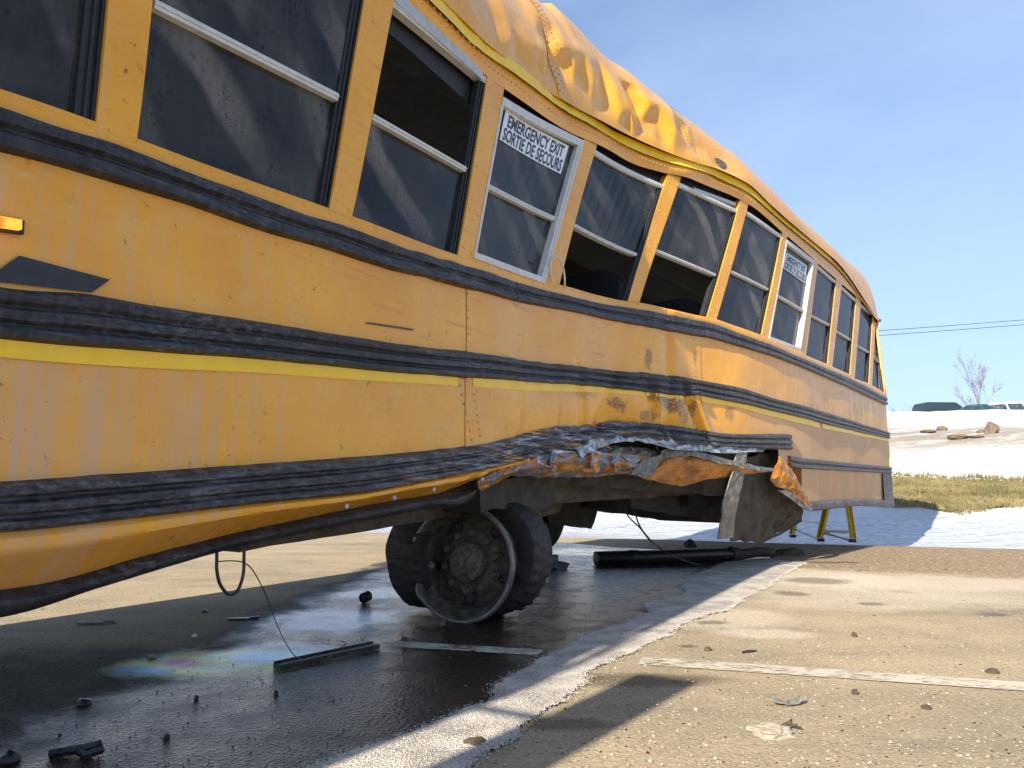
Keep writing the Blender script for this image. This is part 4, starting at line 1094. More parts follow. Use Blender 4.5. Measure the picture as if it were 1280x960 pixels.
# angle of the fold: e1 = z x ax points to picture right, so pi is picture left
mb = MB(); lathe(mb, prof, rim_c, ax, 96, 0, 0, wheel_def); lathe(mb, outer, rim_c, ax, 96, 0, 0, wheel_def); mb.build('rim', M['wheel'], wheel, True)
mb = MB(); lathe(mb, [(RR + .001, -.004), (RR + .007, .003), (RR + .005, .011), (RR - .006, .013), (RR - .013, .009)], rim_c, ax, 96, 0, 0, wheel_def); mb.build('rim_lip', M['wheel_lip'], wheel, True)
disc = [(RR - .054, -.148), (RR - .075, -.140), (RR - .105, -.120), (.15, -.108), (.135, -.104), (.10, -.104), (.092, -.095)]
mb = MB(); lathe(mb, disc, rim_c, ax, 96, 0, 0, lambda r, t, th, j: (r, t + .003 * math.sin(th * 5))); mb.build('disc', M['wheel'], wheel, True)
mb = MB(); lathe(mb, [(.093, -.10), (.092, -.05), (.085, -.035), (.072, -.030), (.066, -.022), (.04, -.020), (.034, -.010), (.001, -.009)], rim_c, ax, 40); mb.build('hub', M['hub'], wheel, True)
e1 = Vector((0, 0, 1)).cross(ax).normalized(); e2 = ax.cross(e1)
nut = None
for k in range(10):
    th = 2 * math.pi * k / 10 + .2; c = rim_c + (e1 * math.cos(th) + e2 * math.sin(th)) * .135 + ax * -.104
    if nut is None:
        mb = MB(); lathe(mb, [(.026, 0), (.025, .006), (.019, .008), (.0185, .028), (.014, .032), (.0005, .033)], (0, 0, 0), ax, 6 * 2)
        nut = mb.build('lug_nut', M['wheel'], wheel); nut.location = c
    else:
        o = nut.copy(); COL.objects.link(o); o.parent = wheel; o.location = c
for k in range(5):                                      # hand holes
    th = 2 * math.pi * (k + .5) / 5 + .2; c = rim_c + (e1 * math.cos(th) + e2 * math.sin(th)) * .182 + ax * -.113
    mb = MB(); lathe(mb, [(.001, .0015), (.021, .001), (.024, -.002)], c, ax, 14); mb.build('hand_hole', M['rubber'], wheel, True)
# shredded inner tyre and the loose carcass to the left
def tyre(name, c, axis, Ro, w, label, tear=.0, ri=.16):
    pf = [(ri, -w / 2 + .02), (Ro * .8, -w / 2), (Ro * .95, -w * .46), (Ro, -w * .36), (Ro + .003, 0), (Ro, w * .36), (Ro * .95, w * .46), (Ro * .8, w / 2), (ri, w / 2 - .02), (ri - .02, 0), (ri, -w / 2 + .02)]
    def df(r, t, th, j):
        g = mnoise.noise(Vector((math.cos(th) * 2.2, math.sin(th) * 2.2, r * 5 + t * 9)))
        gv = .014 if (r > Ro * .97 and int(th * 30 / math.pi + (1 if t > 0 else 0)) % 2 == 0 and abs(t) > w * .06) else 0
        return r + tear * g * (r / Ro) - gv, t + tear * .7 * mnoise.noise(Vector((math.cos(th) * 3, math.sin(th) * 3, 4 + r)))
    mb = MB(); lathe(mb, pf, c, axis, 120, 0, 0, df); return mb.build(name, M['tyre'], bus, 'auto', label=label)
tyre('tyre', rim_c + Vector((.155, .20, .016)), Vector((-.50, -.86, .06)), .278, .20, 'shredded inner tyre behind the bare rim', .014)
tyre('tyre', rim_c + Vector((-.150, .34, .018)), Vector((.84, -.54, .02)), .272, .24, 'loose tyre carcass left of the bare rim', .010, .20)
mb = MB(); mb.tube([rim_c - ax * .20, rim_c - ax * .5], .12, 16); mb.build('brake_drum', M['grime'], wheel, True)

# ---- hanging cables
def cable(name, pts, r, mat=None, parent=bus, sub=6, **kw):
    P = [Vector(p) for p in pts]; out = []
    for i in range(len(P) - 1):
        p0 = P[max(0, i - 1)]; p1, p2 = P[i], P[i + 1]; p3 = P[min(len(P) - 1, i + 2)]
        for k in range(sub):
            t = k / sub; out.append(.5 * ((2 * p1) + (p2 - p0) * t + (2 * p0 - 5 * p1 + 4 * p2 - p3) * t * t + (3 * p1 - p0 - 3 * p2 + p3) * t ** 3))
    out.append(P[-1]); mb = MB(); mb.tube(out, r, 6); return mb.build(name, mat or M['wire'], parent, True, **kw)
def wp(x, y, o): return surf(*pix(x, y, o), o)
cable('hanging_cable', [wp(271, 680, -.10), wp(271, 700, -.10), wp(271, 712, -.10), wp(275, 730, -.10), wp(286, 743, -.10), wp(297, 738, -.10), wp(304, 718, -.10), wp(305, 695, -.10), wp(305, 672, -.10)], .0045)
g1_ = gpix(372, 822, .03); g2_ = gpix(402, 828, .03); g3_ = gpix(432, 805, .01)
cable('hanging_wire', [wp(272, 702, -.12), wp(290, 701, -.13), wp(306, 704, -.14), wp(318, 716, -.2), wp(333, 745, -.35), gpix(345, 778, .10), gpix(358, 805, .05), g1_, g2_, gpix(418, 815, .02), g3_, gpix(426, 801, .012)], .0018)
def up_(x, y, o): return surf(*pix(x, y, o), o)
cable('hanging_wire', [up_(788, 615, -.55), up_(782, 632, -.55), up_(785, 645, -.56), up_(800, 660, -.6), up_(813, 676, -.7), gpix(835, 692, .16), gpix(862, 703, .06), gpix(880, 707, .012)], .005)
cable('hanging_wire', [up_(792, 618, -.5), up_(794, 640, -.52), up_(800, 658, -.6), up_(812, 674, -.7), gpix(824, 685, .19)], .006)
cable('torn_sealant', [wp(690, 352, .02), wp(688, 330, .03), wp(692, 320, .05), wp(700, 325, .05), wp(705, 340, .04), wp(706, 357, .03)], .005, M['alu_pale'])


# ------------------------------------------------------------------ ground
EDGE = lambda x: 9.4 - .37 * x + .18 * mnoise.noise(Vector((x * .8, 0, 4)))
def DST(x, y): return (y + .37 * x - 9.4) / 1.066
def m_pavement():
    m, nt, b = new_mat('sandy_asphalt'); pos = N_pos(nt); s = N_sep(nt, pos)
    D = N_math(nt, 'DIVIDE', N_math(nt, 'SUBTRACT', N_math(nt, 'MULTIPLY_ADD', s[0], .37, s[1]), 9.4), 1.066)
    big = N_noise(nt, pos, .9, 6, .6); mid = N_noise(nt, pos, 5, 6, .65); fine = N_noise(nt, pos, 70, 5, .7)
    streak = N_noise(nt, N_map(nt, pos, (.5, 2.6, 1), (0, 0, 0), (0, 0, .5)), 1.0, 5, .6)
    sand = N_rng(nt, N_math(nt, 'ADD', N_math(nt, 'MULTIPLY', big, .45), N_math(nt, 'ADD', N_math(nt, 'MULTIPLY', mid, .25), N_math(nt, 'MULTIPLY', streak, .3))), .36, .58)
    c = N_mix(nt, sand, (0.25, 0.205, 0.14), (0.52, 0.41, 0.255))
    c = N_mix(nt, N_rng(nt, N_noise(nt, pos, 16, 6, .75), .60, .70, 0, .45), c, (0.10, 0.08, 0.055))
    c = N_mix(nt, N_rng(nt, fine, .35, .70), N_mix(nt, .42, c, (0.07, 0.055, 0.038)), N_mix(nt, .25, c, (0.46, 0.38, 0.26)))
    # stones of the mix, light and dark
    v = N_vor(nt, pos, 95); vc = N_sep(nt, N_vor(nt, pos, 95, 'Color'))
    st = N_math(nt, 'MULTIPLY', N_rng(nt, v, .42, .25), N_rng(nt, vc[0], .72, .76))
    c = N_mix(nt, N_math(nt, 'MULTIPLY', st, .7), c, N_mix(nt, vc[1], (0.06, 0.05, 0.04), (0.62, 0.56, 0.46)))
    # the gravel shoulder
    gr = N_rng(nt, N_math(nt, 'ADD', D, N_math(nt, 'MULTIPLY', N_math(nt, 'SUBTRACT', mid, .5), 1.3)), -3.3, -2.6)
    gcol = N_mix(nt, N_rng(nt, N_noise(nt, pos, 22, 6, .7), .35, .65), (0.17, 0.118, 0.068), (0.37, 0.275, 0.17))
    gv = N_vor(nt, pos, 34); gvc = N_sep(nt, N_vor(nt, pos, 34, 'Color'))
    gcol = N_mix(nt, N_math(nt, 'MULTIPLY', N_rng(nt, gv, .40, .25), N_rng(nt, gvc[0], .75, .8)), gcol, (0.55, 0.47, 0.36))
    c = N_mix(nt, N_math(nt, 'MULTIPLY', gr, N_rng(nt, s[0], .6, 2.0)), c, gcol)
    # thin spread of absorbent over the asphalt
    for (px, py, rx, ry, a) in ((1010, 722, .75, .75, .95), (1150, 728, 1.0, .55, .85), (905, 772, .38, .38, .75), (960, 792, .26, .13, .9), (1090, 748, .9, .5, .6), (1260, 745, .8, .5, .5)):
        g = gpix(px, py); k = N_spot(nt, pos, g.x, g.y, rx, ry, .35, 2.2)
        gran = N_rng(nt, fine, .38, .62, .35, 1)
        c = N_mix(nt, N_math(nt, 'MULTIPLY', N_math(nt, 'MULTIPLY', k, gran), a), c, (0.60, 0.52, 0.41))
    # drips, wet spots and other dark patches
    dark_spots = None
    for (px, py, rx, ry) in ((1022, 726, .26, .22), (990, 742, .12, .12), (932, 737, .13, .09), (890, 778, .10, .06), (862, 808, .05, .03), (1090, 755, .09, .07), (1240, 768, .10, .07), (1040, 703, .3, .10), (800, 850, .35, .10), (700, 905, .18, .06)):
        g = gpix(px, py); k = N_spot(nt, pos, g.x, g.y, rx, ry, .28, 9)
        dark_spots = k if dark_spots is None else N_math(nt, 'MAXIMUM', dark_spots, k)
    c = N_mix(nt, N_math(nt, 'MULTIPLY', dark_spots, .75), c, N_mix(nt, .30, (0.040, 0.030, 0.020), c))
    # bare tracked asphalt on the near left
    g = gpix(120, 860); k = N_spot(nt, pos, g.x, g.y, 1.0, .75, .4, 2)
    c = N_mix(nt, N_math(nt, 'MULTIPLY', k, .85), c, N_mix(nt, N_rng(nt, fine, .4, .65), (0.030, 0.029, 0.028), (0.085, 0.078, 0.068)))
    LK(nt, c, b.inputs['Base Color']); b.inputs['Specular IOR Level'].default_value = .25
    LK(nt, N_rng(nt, dark_spots, 0, 1, .92, .5), b.inputs['Roughness'])
    p = N_bump(nt, fine, .55, .006); p = N_bump(nt, N_rng(nt, v, .1, .5, 1, 0), .35, .004, None, p); N_bump(nt, mid, .3, .02, b, p)
    return m
M['pave'] = m_pavement()
def m_spill():
    m, nt, b = new_mat('oily_wet_asphalt'); pos = N_pos(nt)
    fine = N_noise(nt, pos, 85, 5, .7); mid = N_noise(nt, pos, 6, 5, .65); big = N_noise(nt, pos, 1.6, 4, .6)
    v = N_vor(nt, pos, 75)
    c = N_mix(nt, N_rng(nt, big, .35, .65), (0.020, 0.014, 0.010), (0.052, 0.032, 0.020))
    c = N_mix(nt, N_rng(nt, fine, .60, .72, 0, .55), c, (0.12, 0.10, 0.08))
    LK(nt, c, b.inputs['Base Color'])
    pool = None
    for (px, py, rx, ry) in ((400, 775, .50, .42), (470, 742, .35, .3), (350, 815, .35, .20), (720, 690, .5, .5), (560, 740, .3, .5)):
        g = gpix(px, py); k = N_spot(nt, pos, g.x, g.y, rx, ry, .35, 5); pool = k if pool is None else N_math(nt, 'MAXIMUM', pool, k)
    r = N_math(nt, 'ADD', N_rng(nt, mid, .35, .65, .16, .34), N_math(nt, 'MULTIPLY', pool, -.10))
    # drying out towards the far-left margin
    A_, B_ = gpix(20, 884), gpix(462, 704); dl = (B_ - A_).normalized(); nx_, ny_ = dl.y, -dl.x
    sp_ = N_sep(nt, pos); dd = N_math(nt, 'ADD', N_math(nt, 'MULTIPLY', N_math(nt, 'SUBTRACT', sp_[0], A_.x), nx_), N_math(nt, 'MULTIPLY', N_math(nt, 'SUBTRACT', sp_[1], A_.y), ny_))
    dd = N_math(nt, 'ADD', dd, N_math(nt, 'MULTIPLY', N_math(nt, 'SUBTRACT', N_noise(nt, pos, 3.2, 6, .65), .5), .5))
    LK(nt, N_rng(nt, N_math(nt, 'ADD', dd, N_math(nt, 'MULTIPLY', N_math(nt, 'SUBTRACT', fine, .5), .35)), .02, .22), b.inputs['Alpha'])
    r = N_math(nt, 'ADD', r, N_rng(nt, dd, .05, .38, .45, 0, True))
    LK(nt, r, b.inputs['Roughness']); b.inputs['Specular IOR Level'].default_value = .6; b.inputs['IOR'].default_value = 1.45
    # film of oil
    g = gpix(280, 830); ir = N_spot(nt, pos, g.x, g.y, .42, .26, .25, 3)
    hue = N_noise(nt, N_map(nt, pos, (1, 1.6, 1), (2, 1, 0)), 3.2, 2, .4)
    film = N_mix(nt, N_rng(nt, hue, .36, .48), (1.0, .45, .62), (.85, .95, .40)); film = N_mix(nt, N_rng(nt, hue, .50, .60), film, (.40, .75, 1.0))
    gs = nt.nodes.new('ShaderNodeBsdfGlossy'); gs.inputs['Roughness'].default_value = .22; LK(nt, film, gs.inputs[0])
    ms = nt.nodes.new('ShaderNodeMixShader'); LK(nt, N_math(nt, 'MULTIPLY', ir, .22), ms.inputs[0]); LK(nt, b.outputs[0], ms.inputs[1]); LK(nt, gs.outputs[0], ms.inputs[2]); LK(nt, ms.outputs[0], nt.nodes['Material Output'].inputs[0])
    b.inputs['Specular IOR Level'].default_value = .6
    bn = nt.nodes.new('ShaderNodeBump'); bn.inputs['Distance'].default_value = .006
    LK(nt, N_rng(nt, pool, 0, 1, .75, .10), bn.inputs['Strength']); LK(nt, N_math(nt, 'ADD', fine, N_rng(nt, v, .1, .5, .6, 0)), bn.inputs['Height']); LK(nt, bn.outputs[0], b.inputs['Normal'])
    return m
def m_powder():
    m, nt, b = new_mat('absorbent_powder'); pos = N_pos(nt)
    fine = N_noise(nt, pos, 170, 4, .7); mid = N_noise(nt, pos, 7, 5, .6); v = N_vor(nt, pos, 190)
    c = N_mix(nt, N_rng(nt, mid, .40, .62), (0.58, 0.525, 0.455), (0.32, 0.285, 0.25))
    c = N_mix(nt, N_rng(nt, fine, .50, .64, 0, .7), c, (0.72, 0.68, 0.61)); c = N_mix(nt, N_rng(nt, fine, .46, .34, 0, .75), c, (0.13, 0.10, 0.08))
    LK(nt, c, b.inputs['Base Color']); b.inputs['Roughness'].default_value = .95; b.inputs['Specular IOR Level'].default_value = .2
    p = N_bump(nt, N_rng(nt, v, .0, .6, 1, 0), .8, .005); N_bump(nt, mid, .2, .02, b, p); return m
def m_line():
    m, nt, b = new_mat('worn_line_paint'); pos = N_pos(nt)
    n = N_noise(nt, N_map(nt, pos, (.45, 1.3, 1), (0, 0, 0), (0, 0, .07)), 55, 8, .8); n2 = N_noise(nt, pos, 4, 3)
    c = N_mix(nt, N_noise(nt, pos, 60, 3), (0.44, 0.385, 0.30), (0.64, 0.57, 0.45)); LK(nt, c, b.inputs['Base Color']); b.inputs['Roughness'].default_value = .85
    LK(nt, N_rng(nt, N_math(nt, 'ADD', n, N_math(nt, 'MULTIPLY', N_math(nt, 'SUBTRACT', n2, .5), .5)), .40, .50), b.inputs['Alpha']); N_bump(nt, n, .4, .003, b); return m
def m_snow():
    m, nt, b = new_mat('old_spring_snow'); pos = N_pos(nt); s = N_sep(nt, pos)
    D = N_math(nt, 'DIVIDE', N_math(nt, 'SUBTRACT', N_math(nt, 'MULTIPLY_ADD', s[0], .37, s[1]), 9.4), 1.066)
    mid = N_noise(nt, N_map(nt, pos, (.5, 1.4, 1.4)), 1.2, 6, .6); fine = N_noise(nt, pos, 9, 5, .65)
    c = N_mix(nt, N_rng(nt, mid, .35, .65), (0.50, 0.505, 0.52), (0.66, 0.655, 0.645))
    ice = N_rng(nt, D, 5.2, 3.6)
    c = N_mix(nt, N_math(nt, 'MULTIPLY', ice, .8), c, N_mix(nt, N_rng(nt, fine, .4, .62), (0.36, 0.40, 0.46), (0.60, 0.61, 0.63)))
    # dirt melting out: along the road edge and in a band across the slope
    edge = N_rng(nt, N_math(nt, 'ADD', D, N_math(nt, 'MULTIPLY', N_math(nt, 'SUBTRACT', fine, .5), 1.2)), .45, .05)
    band = N_math(nt, 'MULTIPLY', N_rng(nt, D, 13.5, 15.5), N_rng(nt, D, 20.0, 17.5))
    band = N_math(nt, 'MULTIPLY', band, N_rng(nt, N_noise(nt, N_map(nt, pos, (.5, 1.1, 1.0), (3, 0, 0)), 1.3, 7, .75), .36, .50))
    d2 = N_math(nt, 'MULTIPLY', N_rng(nt, N_noise(nt, N_map(nt, pos, (.5, 2, 2), (8, 2, 0)), 1.0, 6, .7), .64, .72), .5)
    lft = N_math(nt, 'MULTIPLY', N_math(nt, 'MULTIPLY', N_rng(nt, s[0], 3.2, 1.4), N_rng(nt, D, 3.2, 1.0)), N_rng(nt, fine, .35, .6))
    k = N_math(nt, 'MAXIMUM', N_math(nt, 'MAXIMUM', edge, band), N_math(nt, 'MAXIMUM', d2, lft))
    c = N_mix(nt, N_math(nt, 'MULTIPLY', k, .85), c, N_mix(nt, fine, (0.13, 0.10, 0.06), (0.36, 0.29, 0.21)))
    LK(nt, c, b.inputs['Base Color'])
    LK(nt, N_rng(nt, N_math(nt, 'MULTIPLY', ice, N_rng(nt, fine, .35, .6, .4, 1)), 0, 1, .85, .30), b.inputs['Roughness']); b.inputs['Specular IOR Level'].default_value = .35
    p = N_bump(nt, mid, .9, .22); N_bump(nt, fine, .7, .06, b, p); return m
def m_grass():
    m, nt, b = new_mat('dead_spring_grass'); pos = N_pos(nt)
    n = N_noise(nt, N_map(nt, pos, (.9, .9, 1)), 1.5, 6, .65); f = N_noise(nt, pos, 14, 5, .7)
    c = N_mix(nt, N_rng(nt, n, .35, .65), (0.115, 0.105, 0.028), (0.26, 0.20, 0.085)); c = N_mix(nt, N_rng(nt, f, .55, .7, 0, .7), c, (0.36, 0.28, 0.14))
    LK(nt, c, b.inputs['Base Color']); b.inputs['Roughness'].default_value = .95; N_bump(nt, f, .8, .05, b); return m
M['spill'] = m_spill(); M['powder'] = m_powder(); M['line'] = m_line(); M['snow'] = m_snow(); M['grass'] = m_grass()

xs = [-400, -150, -70, -40, -25] + [-16 + i * .8 for i in range(51)] + [30, 42, 70, 150, 400]
mb = MB(); ys = [-400, -120, -40, -15, -6, -2, 0, 1, 2, 3, 4, 5, 6, 7]
P = []
for k in range(len(ys) + 7):
    row = []
    for x in xs:
        e = EDGE(x) if abs(x) < 60 else 9.4 - .37 * max(-60, min(60, x))
        if k < len(ys): y = min(ys[k], e - 2.0) if ys[k] > 0 else ys[k]
        else: y = (e - 2.0) + (2.05) * (k - len(ys) + 1) / 7
        y = min(y, e + .05)
        row.append((x, y, 0 if y < e - .1 else -.015))
    P.append(row)
for k in range(1, len(P)):
    for i in range(len(xs)):
        if P[k][i][1] <= P[k - 1][i][1]: P[k][i] = (P[k][i][0], P[k - 1][i][1] + .0005, P[k][i][2])
mb.grid(P); mb.build('pavement', M['pave'], kind='structure')
PR = [(0, -.02), (.25, -.10), (2, -.10), (3.5, -.02), (4.5, .15), (6, .32), (9.5, .72), (10.5, .95), (18, 2.42), (25, 3.72), (27, 3.80), (34, 4.2), (45, 5.1), (60, 5.3), (200, 6.0), (900, 8)]
def TZ(x, D):
    for i in range(len(PR) - 1):
        if D <= PR[i + 1][0]:
            t = max(0, (D - PR[i][0]) / (PR[i + 1][0] - PR[i][0])); z = PR[i][1] * (1 - t) + PR[i + 1][1] * t; break
    else: z = PR[-1][1]
    a = min(1, max(0, D - .3) / 4)
    z += a * (.10 * mnoise.noise(Vector((x * .35, D * .5, 1))) + .09 * mnoise.noise(Vector((x * 1.1, D * 1.6, 5))) + .05 * mnoise.noise(Vector((x * 2.6, D * 3.1, 7))))
    if 11 < D < 34: z += .28 * mnoise.noise(Vector((x * .16, D * .2, 9)))
    if D < 3: z += .02 * mnoise.noise(Vector((x * 2.2, D * 2.2, 5)))
    return z
Ds = [0, .12, .25, .5, .8] + [1.1 + .35 * i for i in range(40)] + [15.5 + .6 * i for i in range(24)] + [32, 36, 42, 50, 62, 90, 150, 300, 900]
xs2 = [-500, -250, -120, -70, -45, -30] + [-20 + i * .55 for i in range(110)] + [44, 50, 60, 80, 120, 250, 500]
def TP(x, D): return Vector((x, EDGE(x) + 1.066 * D if abs(x) < 60 else 9.4 - .37 * max(-60, min(60, x)) + 1.066 * D, TZ(x, D)))
mb = MB(); mb.grid([[TP(x, D) for x in xs2] for D in Ds]); mb.build('snow_slope', M['snow'], smooth=True, kind='structure')
# snow added out of frame, right and behind, to bounce light onto the bus
mb = MB(); nx = 34; ny = 60; P = []
for j in range(ny + 1):
    row = []
    for i in range(nx + 1):
        w = i / nx * 60; along = -60 + 66.5 * j / ny; x = 6.6 + w + .35 * mnoise.noise(Vector((along * .4, 2, 2))) - max(0, -along - 14) * .9 * (1 - i / nx)
        h = 0 if i == 0 else .55 * min(1, w / 2.5) + .25 * mnoise.noise(Vector((w * .4, along * .4, 4))) * min(1, w / 3) + .4 * min(1, w / 20)
        row.append((x, along - 0.0, h - .01 - (max(0, along - 4.5) * .4 if i else 0)))
    P.append(row)
mb.grid(P); mb.build('bounce_snow', M['snow'], smooth=True, kind='structure')
# strip of dead grass showing through
def gl(x): return 5.6 - .16 * (x - 6) + .5 * mnoise.noise(Vector((x * .9, 3, 3))) + .2 * mnoise.noise(Vector((x * 3.1, 1, 8)))
def gh(x): return 9.7 + .25 * mnoise.noise(Vector((x * .9, 8, 3)))
gx = [-6 + i * .16 for i in range(180)]
def GP(x, t, h=.012):
    lo = max(3.2, gl(x)); p = TP(x, lo + (gh(x) - lo) * t); p.z += h + (.03 if 0 < t < 1 else -.03); return p
mb = MB(); mb.grid([[GP(x, j / 16) for x in gx] for j in range(17)]); mb.build('grass_strip', M['grass'], kind='structure')
mb = MB()
for k in range(24000):
    x = random.uniform(3.5, 19); t = random.random(); t = t if random.random() < .85 else random.choice((random.uniform(-.03, .02), random.uniform(.97, 1.03)))
    lo = max(3.2, gl(x)); p = TP(x, lo + (gh(x) - lo) * t); p.z += .02
    h = random.uniform(.03, .10) * (1.4 if t > .97 else 1); a = random.uniform(0, 6.28); w = random.uniform(.008, .02); d = Vector((math.cos(a), math.sin(a), 0))
    b0 = len(mb.v); mb.vert(p - d * w); mb.vert(p + d * w); mb.vert(p + Vector((random.uniform(-.06, .06), random.uniform(-.06, .06), h))); mb.face((b0, b0 + 1, b0 + 2))
mb.build('dry_grass', M['grass'], kind='stuff')

# ---- thin sheets lying on the asphalt
from mathutils.geometry import tessellate_polygon
def ragged(px, amp, step=.012, seed=0.0, world_pts=None):
    pts = [Vector((p.x, p.y)) for p in (world_pts or [gpix(x, y) for x, y in px])]; out = []
    n = len(pts)
    for i in range(n):
        a, c = pts[i], pts[(i + 1) % n]; m_ = max(1, int((c - a).length / step)); m_ = min(m_, 220)
        for k in range(m_):
            p = a.lerp(c, k / m_)
            q = Vector((p.x, p.y, seed))
            e = Vector((mnoise.noise(q * 4), mnoise.noise(q * 4 + Vector((5, 5, 5))))) * amp + Vector((mnoise.noise(q * 14), mnoise.noise(q * 14 + Vector((5, 5, 5))))) * amp * .5 + Vector((mnoise.noise(q * 50), mnoise.noise(q * 50 + Vector((2, 5, 5))))) * amp * .28
            out.append(p + e)
    return out
def flat(name, pts, z, mat, **kw):
    mb = MB(); v3 = [Vector((p.x, p.y, 0)) for p in pts]
    for p in pts: mb.vert((p.x, p.y, z))
    for t in tessellate_polygon([v3]):
        a, b_, c = (v3[i] for i in t); t = tuple(t)
        if (b_ - a).cross(c - a).z < 0: t = t[::-1]
        mb.face(t)
    return mb.build(name, mat, **kw)
PW_L = [(380, 975), (399, 960), (474, 932), (539, 907), (580, 892), (617, 879), (617, 867), (645, 848), (670, 826), (717, 811), (724, 798), (780, 782), (813, 767), (805, 757), (853, 745), (861, 725), (910, 704), (950, 699)]
PW_R = [(1004, 705), (985, 716), (940, 745), (905, 765), (872, 775), (830, 795), (795, 815), (760, 830), (727, 845), (724, 860), (692, 889), (645, 910), (640, 925), (611, 940), (560, 990)]
SP = [(-260, 1100), (-120, 930), (20, 880), (100, 848), (180, 812), (260, 782), (330, 757), (400, 730), (462, 706), (540, 690), (640, 684), (700, 678), (760, 684), (860, 690), (955, 690), (965, 700)] + [(x + 6, y + 3) for x, y in PW_L[::-1]] + [(300, 1100)]
SPP = ragged(SP, .035, .014, 3.0)
flat('oil_spill', SPP, .004, M['spill'], kind='structure')
PWP = ragged(PW_L + PW_R, .030, .009, 9.0)
flat('absorbent_spread', PWP, .010, M['powder'], kind='structure')
def line_strip(px): return [gpix(x, y) for x, y in px]
def pline(name, a, c, w0, label, z, far=None):
    a, c = gpix(*a), gpix(*c)
    if far: c = c + (c - a).normalized() * far
    d = (c - a).normalized(); n = Vector((-d.y, d.x, 0)); L_ = (c - a).length; mb = MB(); m_ = int(L_ / .04)
    mb.grid([[a + d * L_ * i / m_ + n * (w0 * (j - .5) + .008 * mnoise.noise(Vector((i * .7, j * 9, 2)))) + Vector((0, 0, z)) for i in range(m_ + 1)] for j in (0, 1)]); return mb.build(name, M['line'], kind='structure')
pline('parking_line', (492, 807), (676, 818), .095, '', .0075); pline('parking_line', (800, 827), (1280, 859.5), .115, '', .0045, 1.2)

def in_poly(p, poly):
    c = False; n = len(poly); j = n - 1
    for i in range(n):
        if (poly[i].y > p[1]) != (poly[j].y > p[1]) and p[0] < (poly[j].x - poly[i].x) * (p[1] - poly[i].y) / (poly[j].y - poly[i].y) + poly[i].x: c = not c
        j = i
    return c
def pebble(mb, c, r, mi=0, sq=.6):
    b0 = len(mb.v); a = random.uniform(0, 6.28)
    for (x, y, z) in ((1, 0, 0), (0, 1, 0), (-1, 0, 0), (0, -1, 0), (0, 0, 1), (0, 0, -1)):
        k = random.uniform(.65, 1.25) * r; X = x * math.cos(a) - y * math.sin(a); Y = x * math.sin(a) + y * math.cos(a)
        mb.vert((c[0] + X * k, c[1] + Y * k, c[2] + z * k * sq))
    for f in ((0, 1, 4), (1, 2, 4), (2, 3, 4), (3, 0, 4), (1, 0, 5), (2, 1, 5), (3, 2, 5), (0, 3, 5)): mb.face([b0 + i for i in f], mi)
# granules along the edges of the powder
SPPc = [gpix(x, y) for x, y in SP]; PWc = [gpix(x, y) for x, y in PW_L + PW_R]
mb = MB()
for k in range(15000):
    p = random.choice(PWP); r = random.gauss(0, .018); a = random.uniform(0, 6.28)
    pebble(mb, (p.x + r * math.cos(a), p.y + r * math.sin(a), .009), random.uniform(.0012, .0034), 0)
k = 0
while k < 9000:
    px, py = random.uniform(380, 1010), random.uniform(700, 960); g = gpix(px, py)
    if in_poly((g.x, g.y), PWc): pebble(mb, (g.x, g.y, .011), random.uniform(.0012, .003), 0)
    k += 1
for k in range(4500):
    g = gpix(random.uniform(820, 1280), random.choice((random.uniform(705, 760), random.uniform(705, 830)))); pebble(mb, (g.x, g.y, .001), random.uniform(.0010, .0024), 0)
mb.build('absorbent_granules', m_simple('white_granules', (0.48, 0.44, 0.385), .9, 0, .3, 90, 0), kind='stuff')
mb = MB()
for k in range(14000):
    py = random.uniform(664, 985); px = random.uniform(-60, 1330); g = gpix(px, py)
    if py < 690 and px < 900 and random.random() < .5: continue
    w = in_poly((g.x, g.y), SPPc)
    if w and random.random() < .8: continue
    d = DST(g.x, g.y)
    r = abs(random.gauss(0, 1)) * .0018 + .0009
    if d > -3: r *= 1.5
    r = r * .7 if w else r
    mi = 3 if w and random.random() < .8 else random.choices((0, 1, 2, 3), (3, 4, 4, 2))[0]
    pebble(mb, (g.x, g.y, r * .3 + (.004 if w else 0)), r, mi)
for k in range(70):
    g = gpix(random.uniform(560, 1290), random.uniform(770, 980)); pebble(mb, (g.x, g.y, .003), random.uniform(.003, .007), random.choice((0, 1, 1, 2)), .5)
for k in range(16):
    g = gpix(random.uniform(120, 520), random.uniform(740, 960)); pebble(mb, (g.x, g.y, .006), random.uniform(.0015, .0048), 3, .5)
mb.build('loose_gravel', [m_simple('white_grit', (0.50, 0.45, 0.36), .9, 0, .2, 60, 0), m_simple('tan_grit', (0.32, 0.25, 0.17), .9, 0, .3, 60, 0), m_simple('grey_grit', (0.20, 0.18, 0.155), .9, 0, .3, 60, 0), m_simple('black_grit', (0.018, 0.016, 0.014), .5, 0, .3, 60, 0)], kind='stuff')

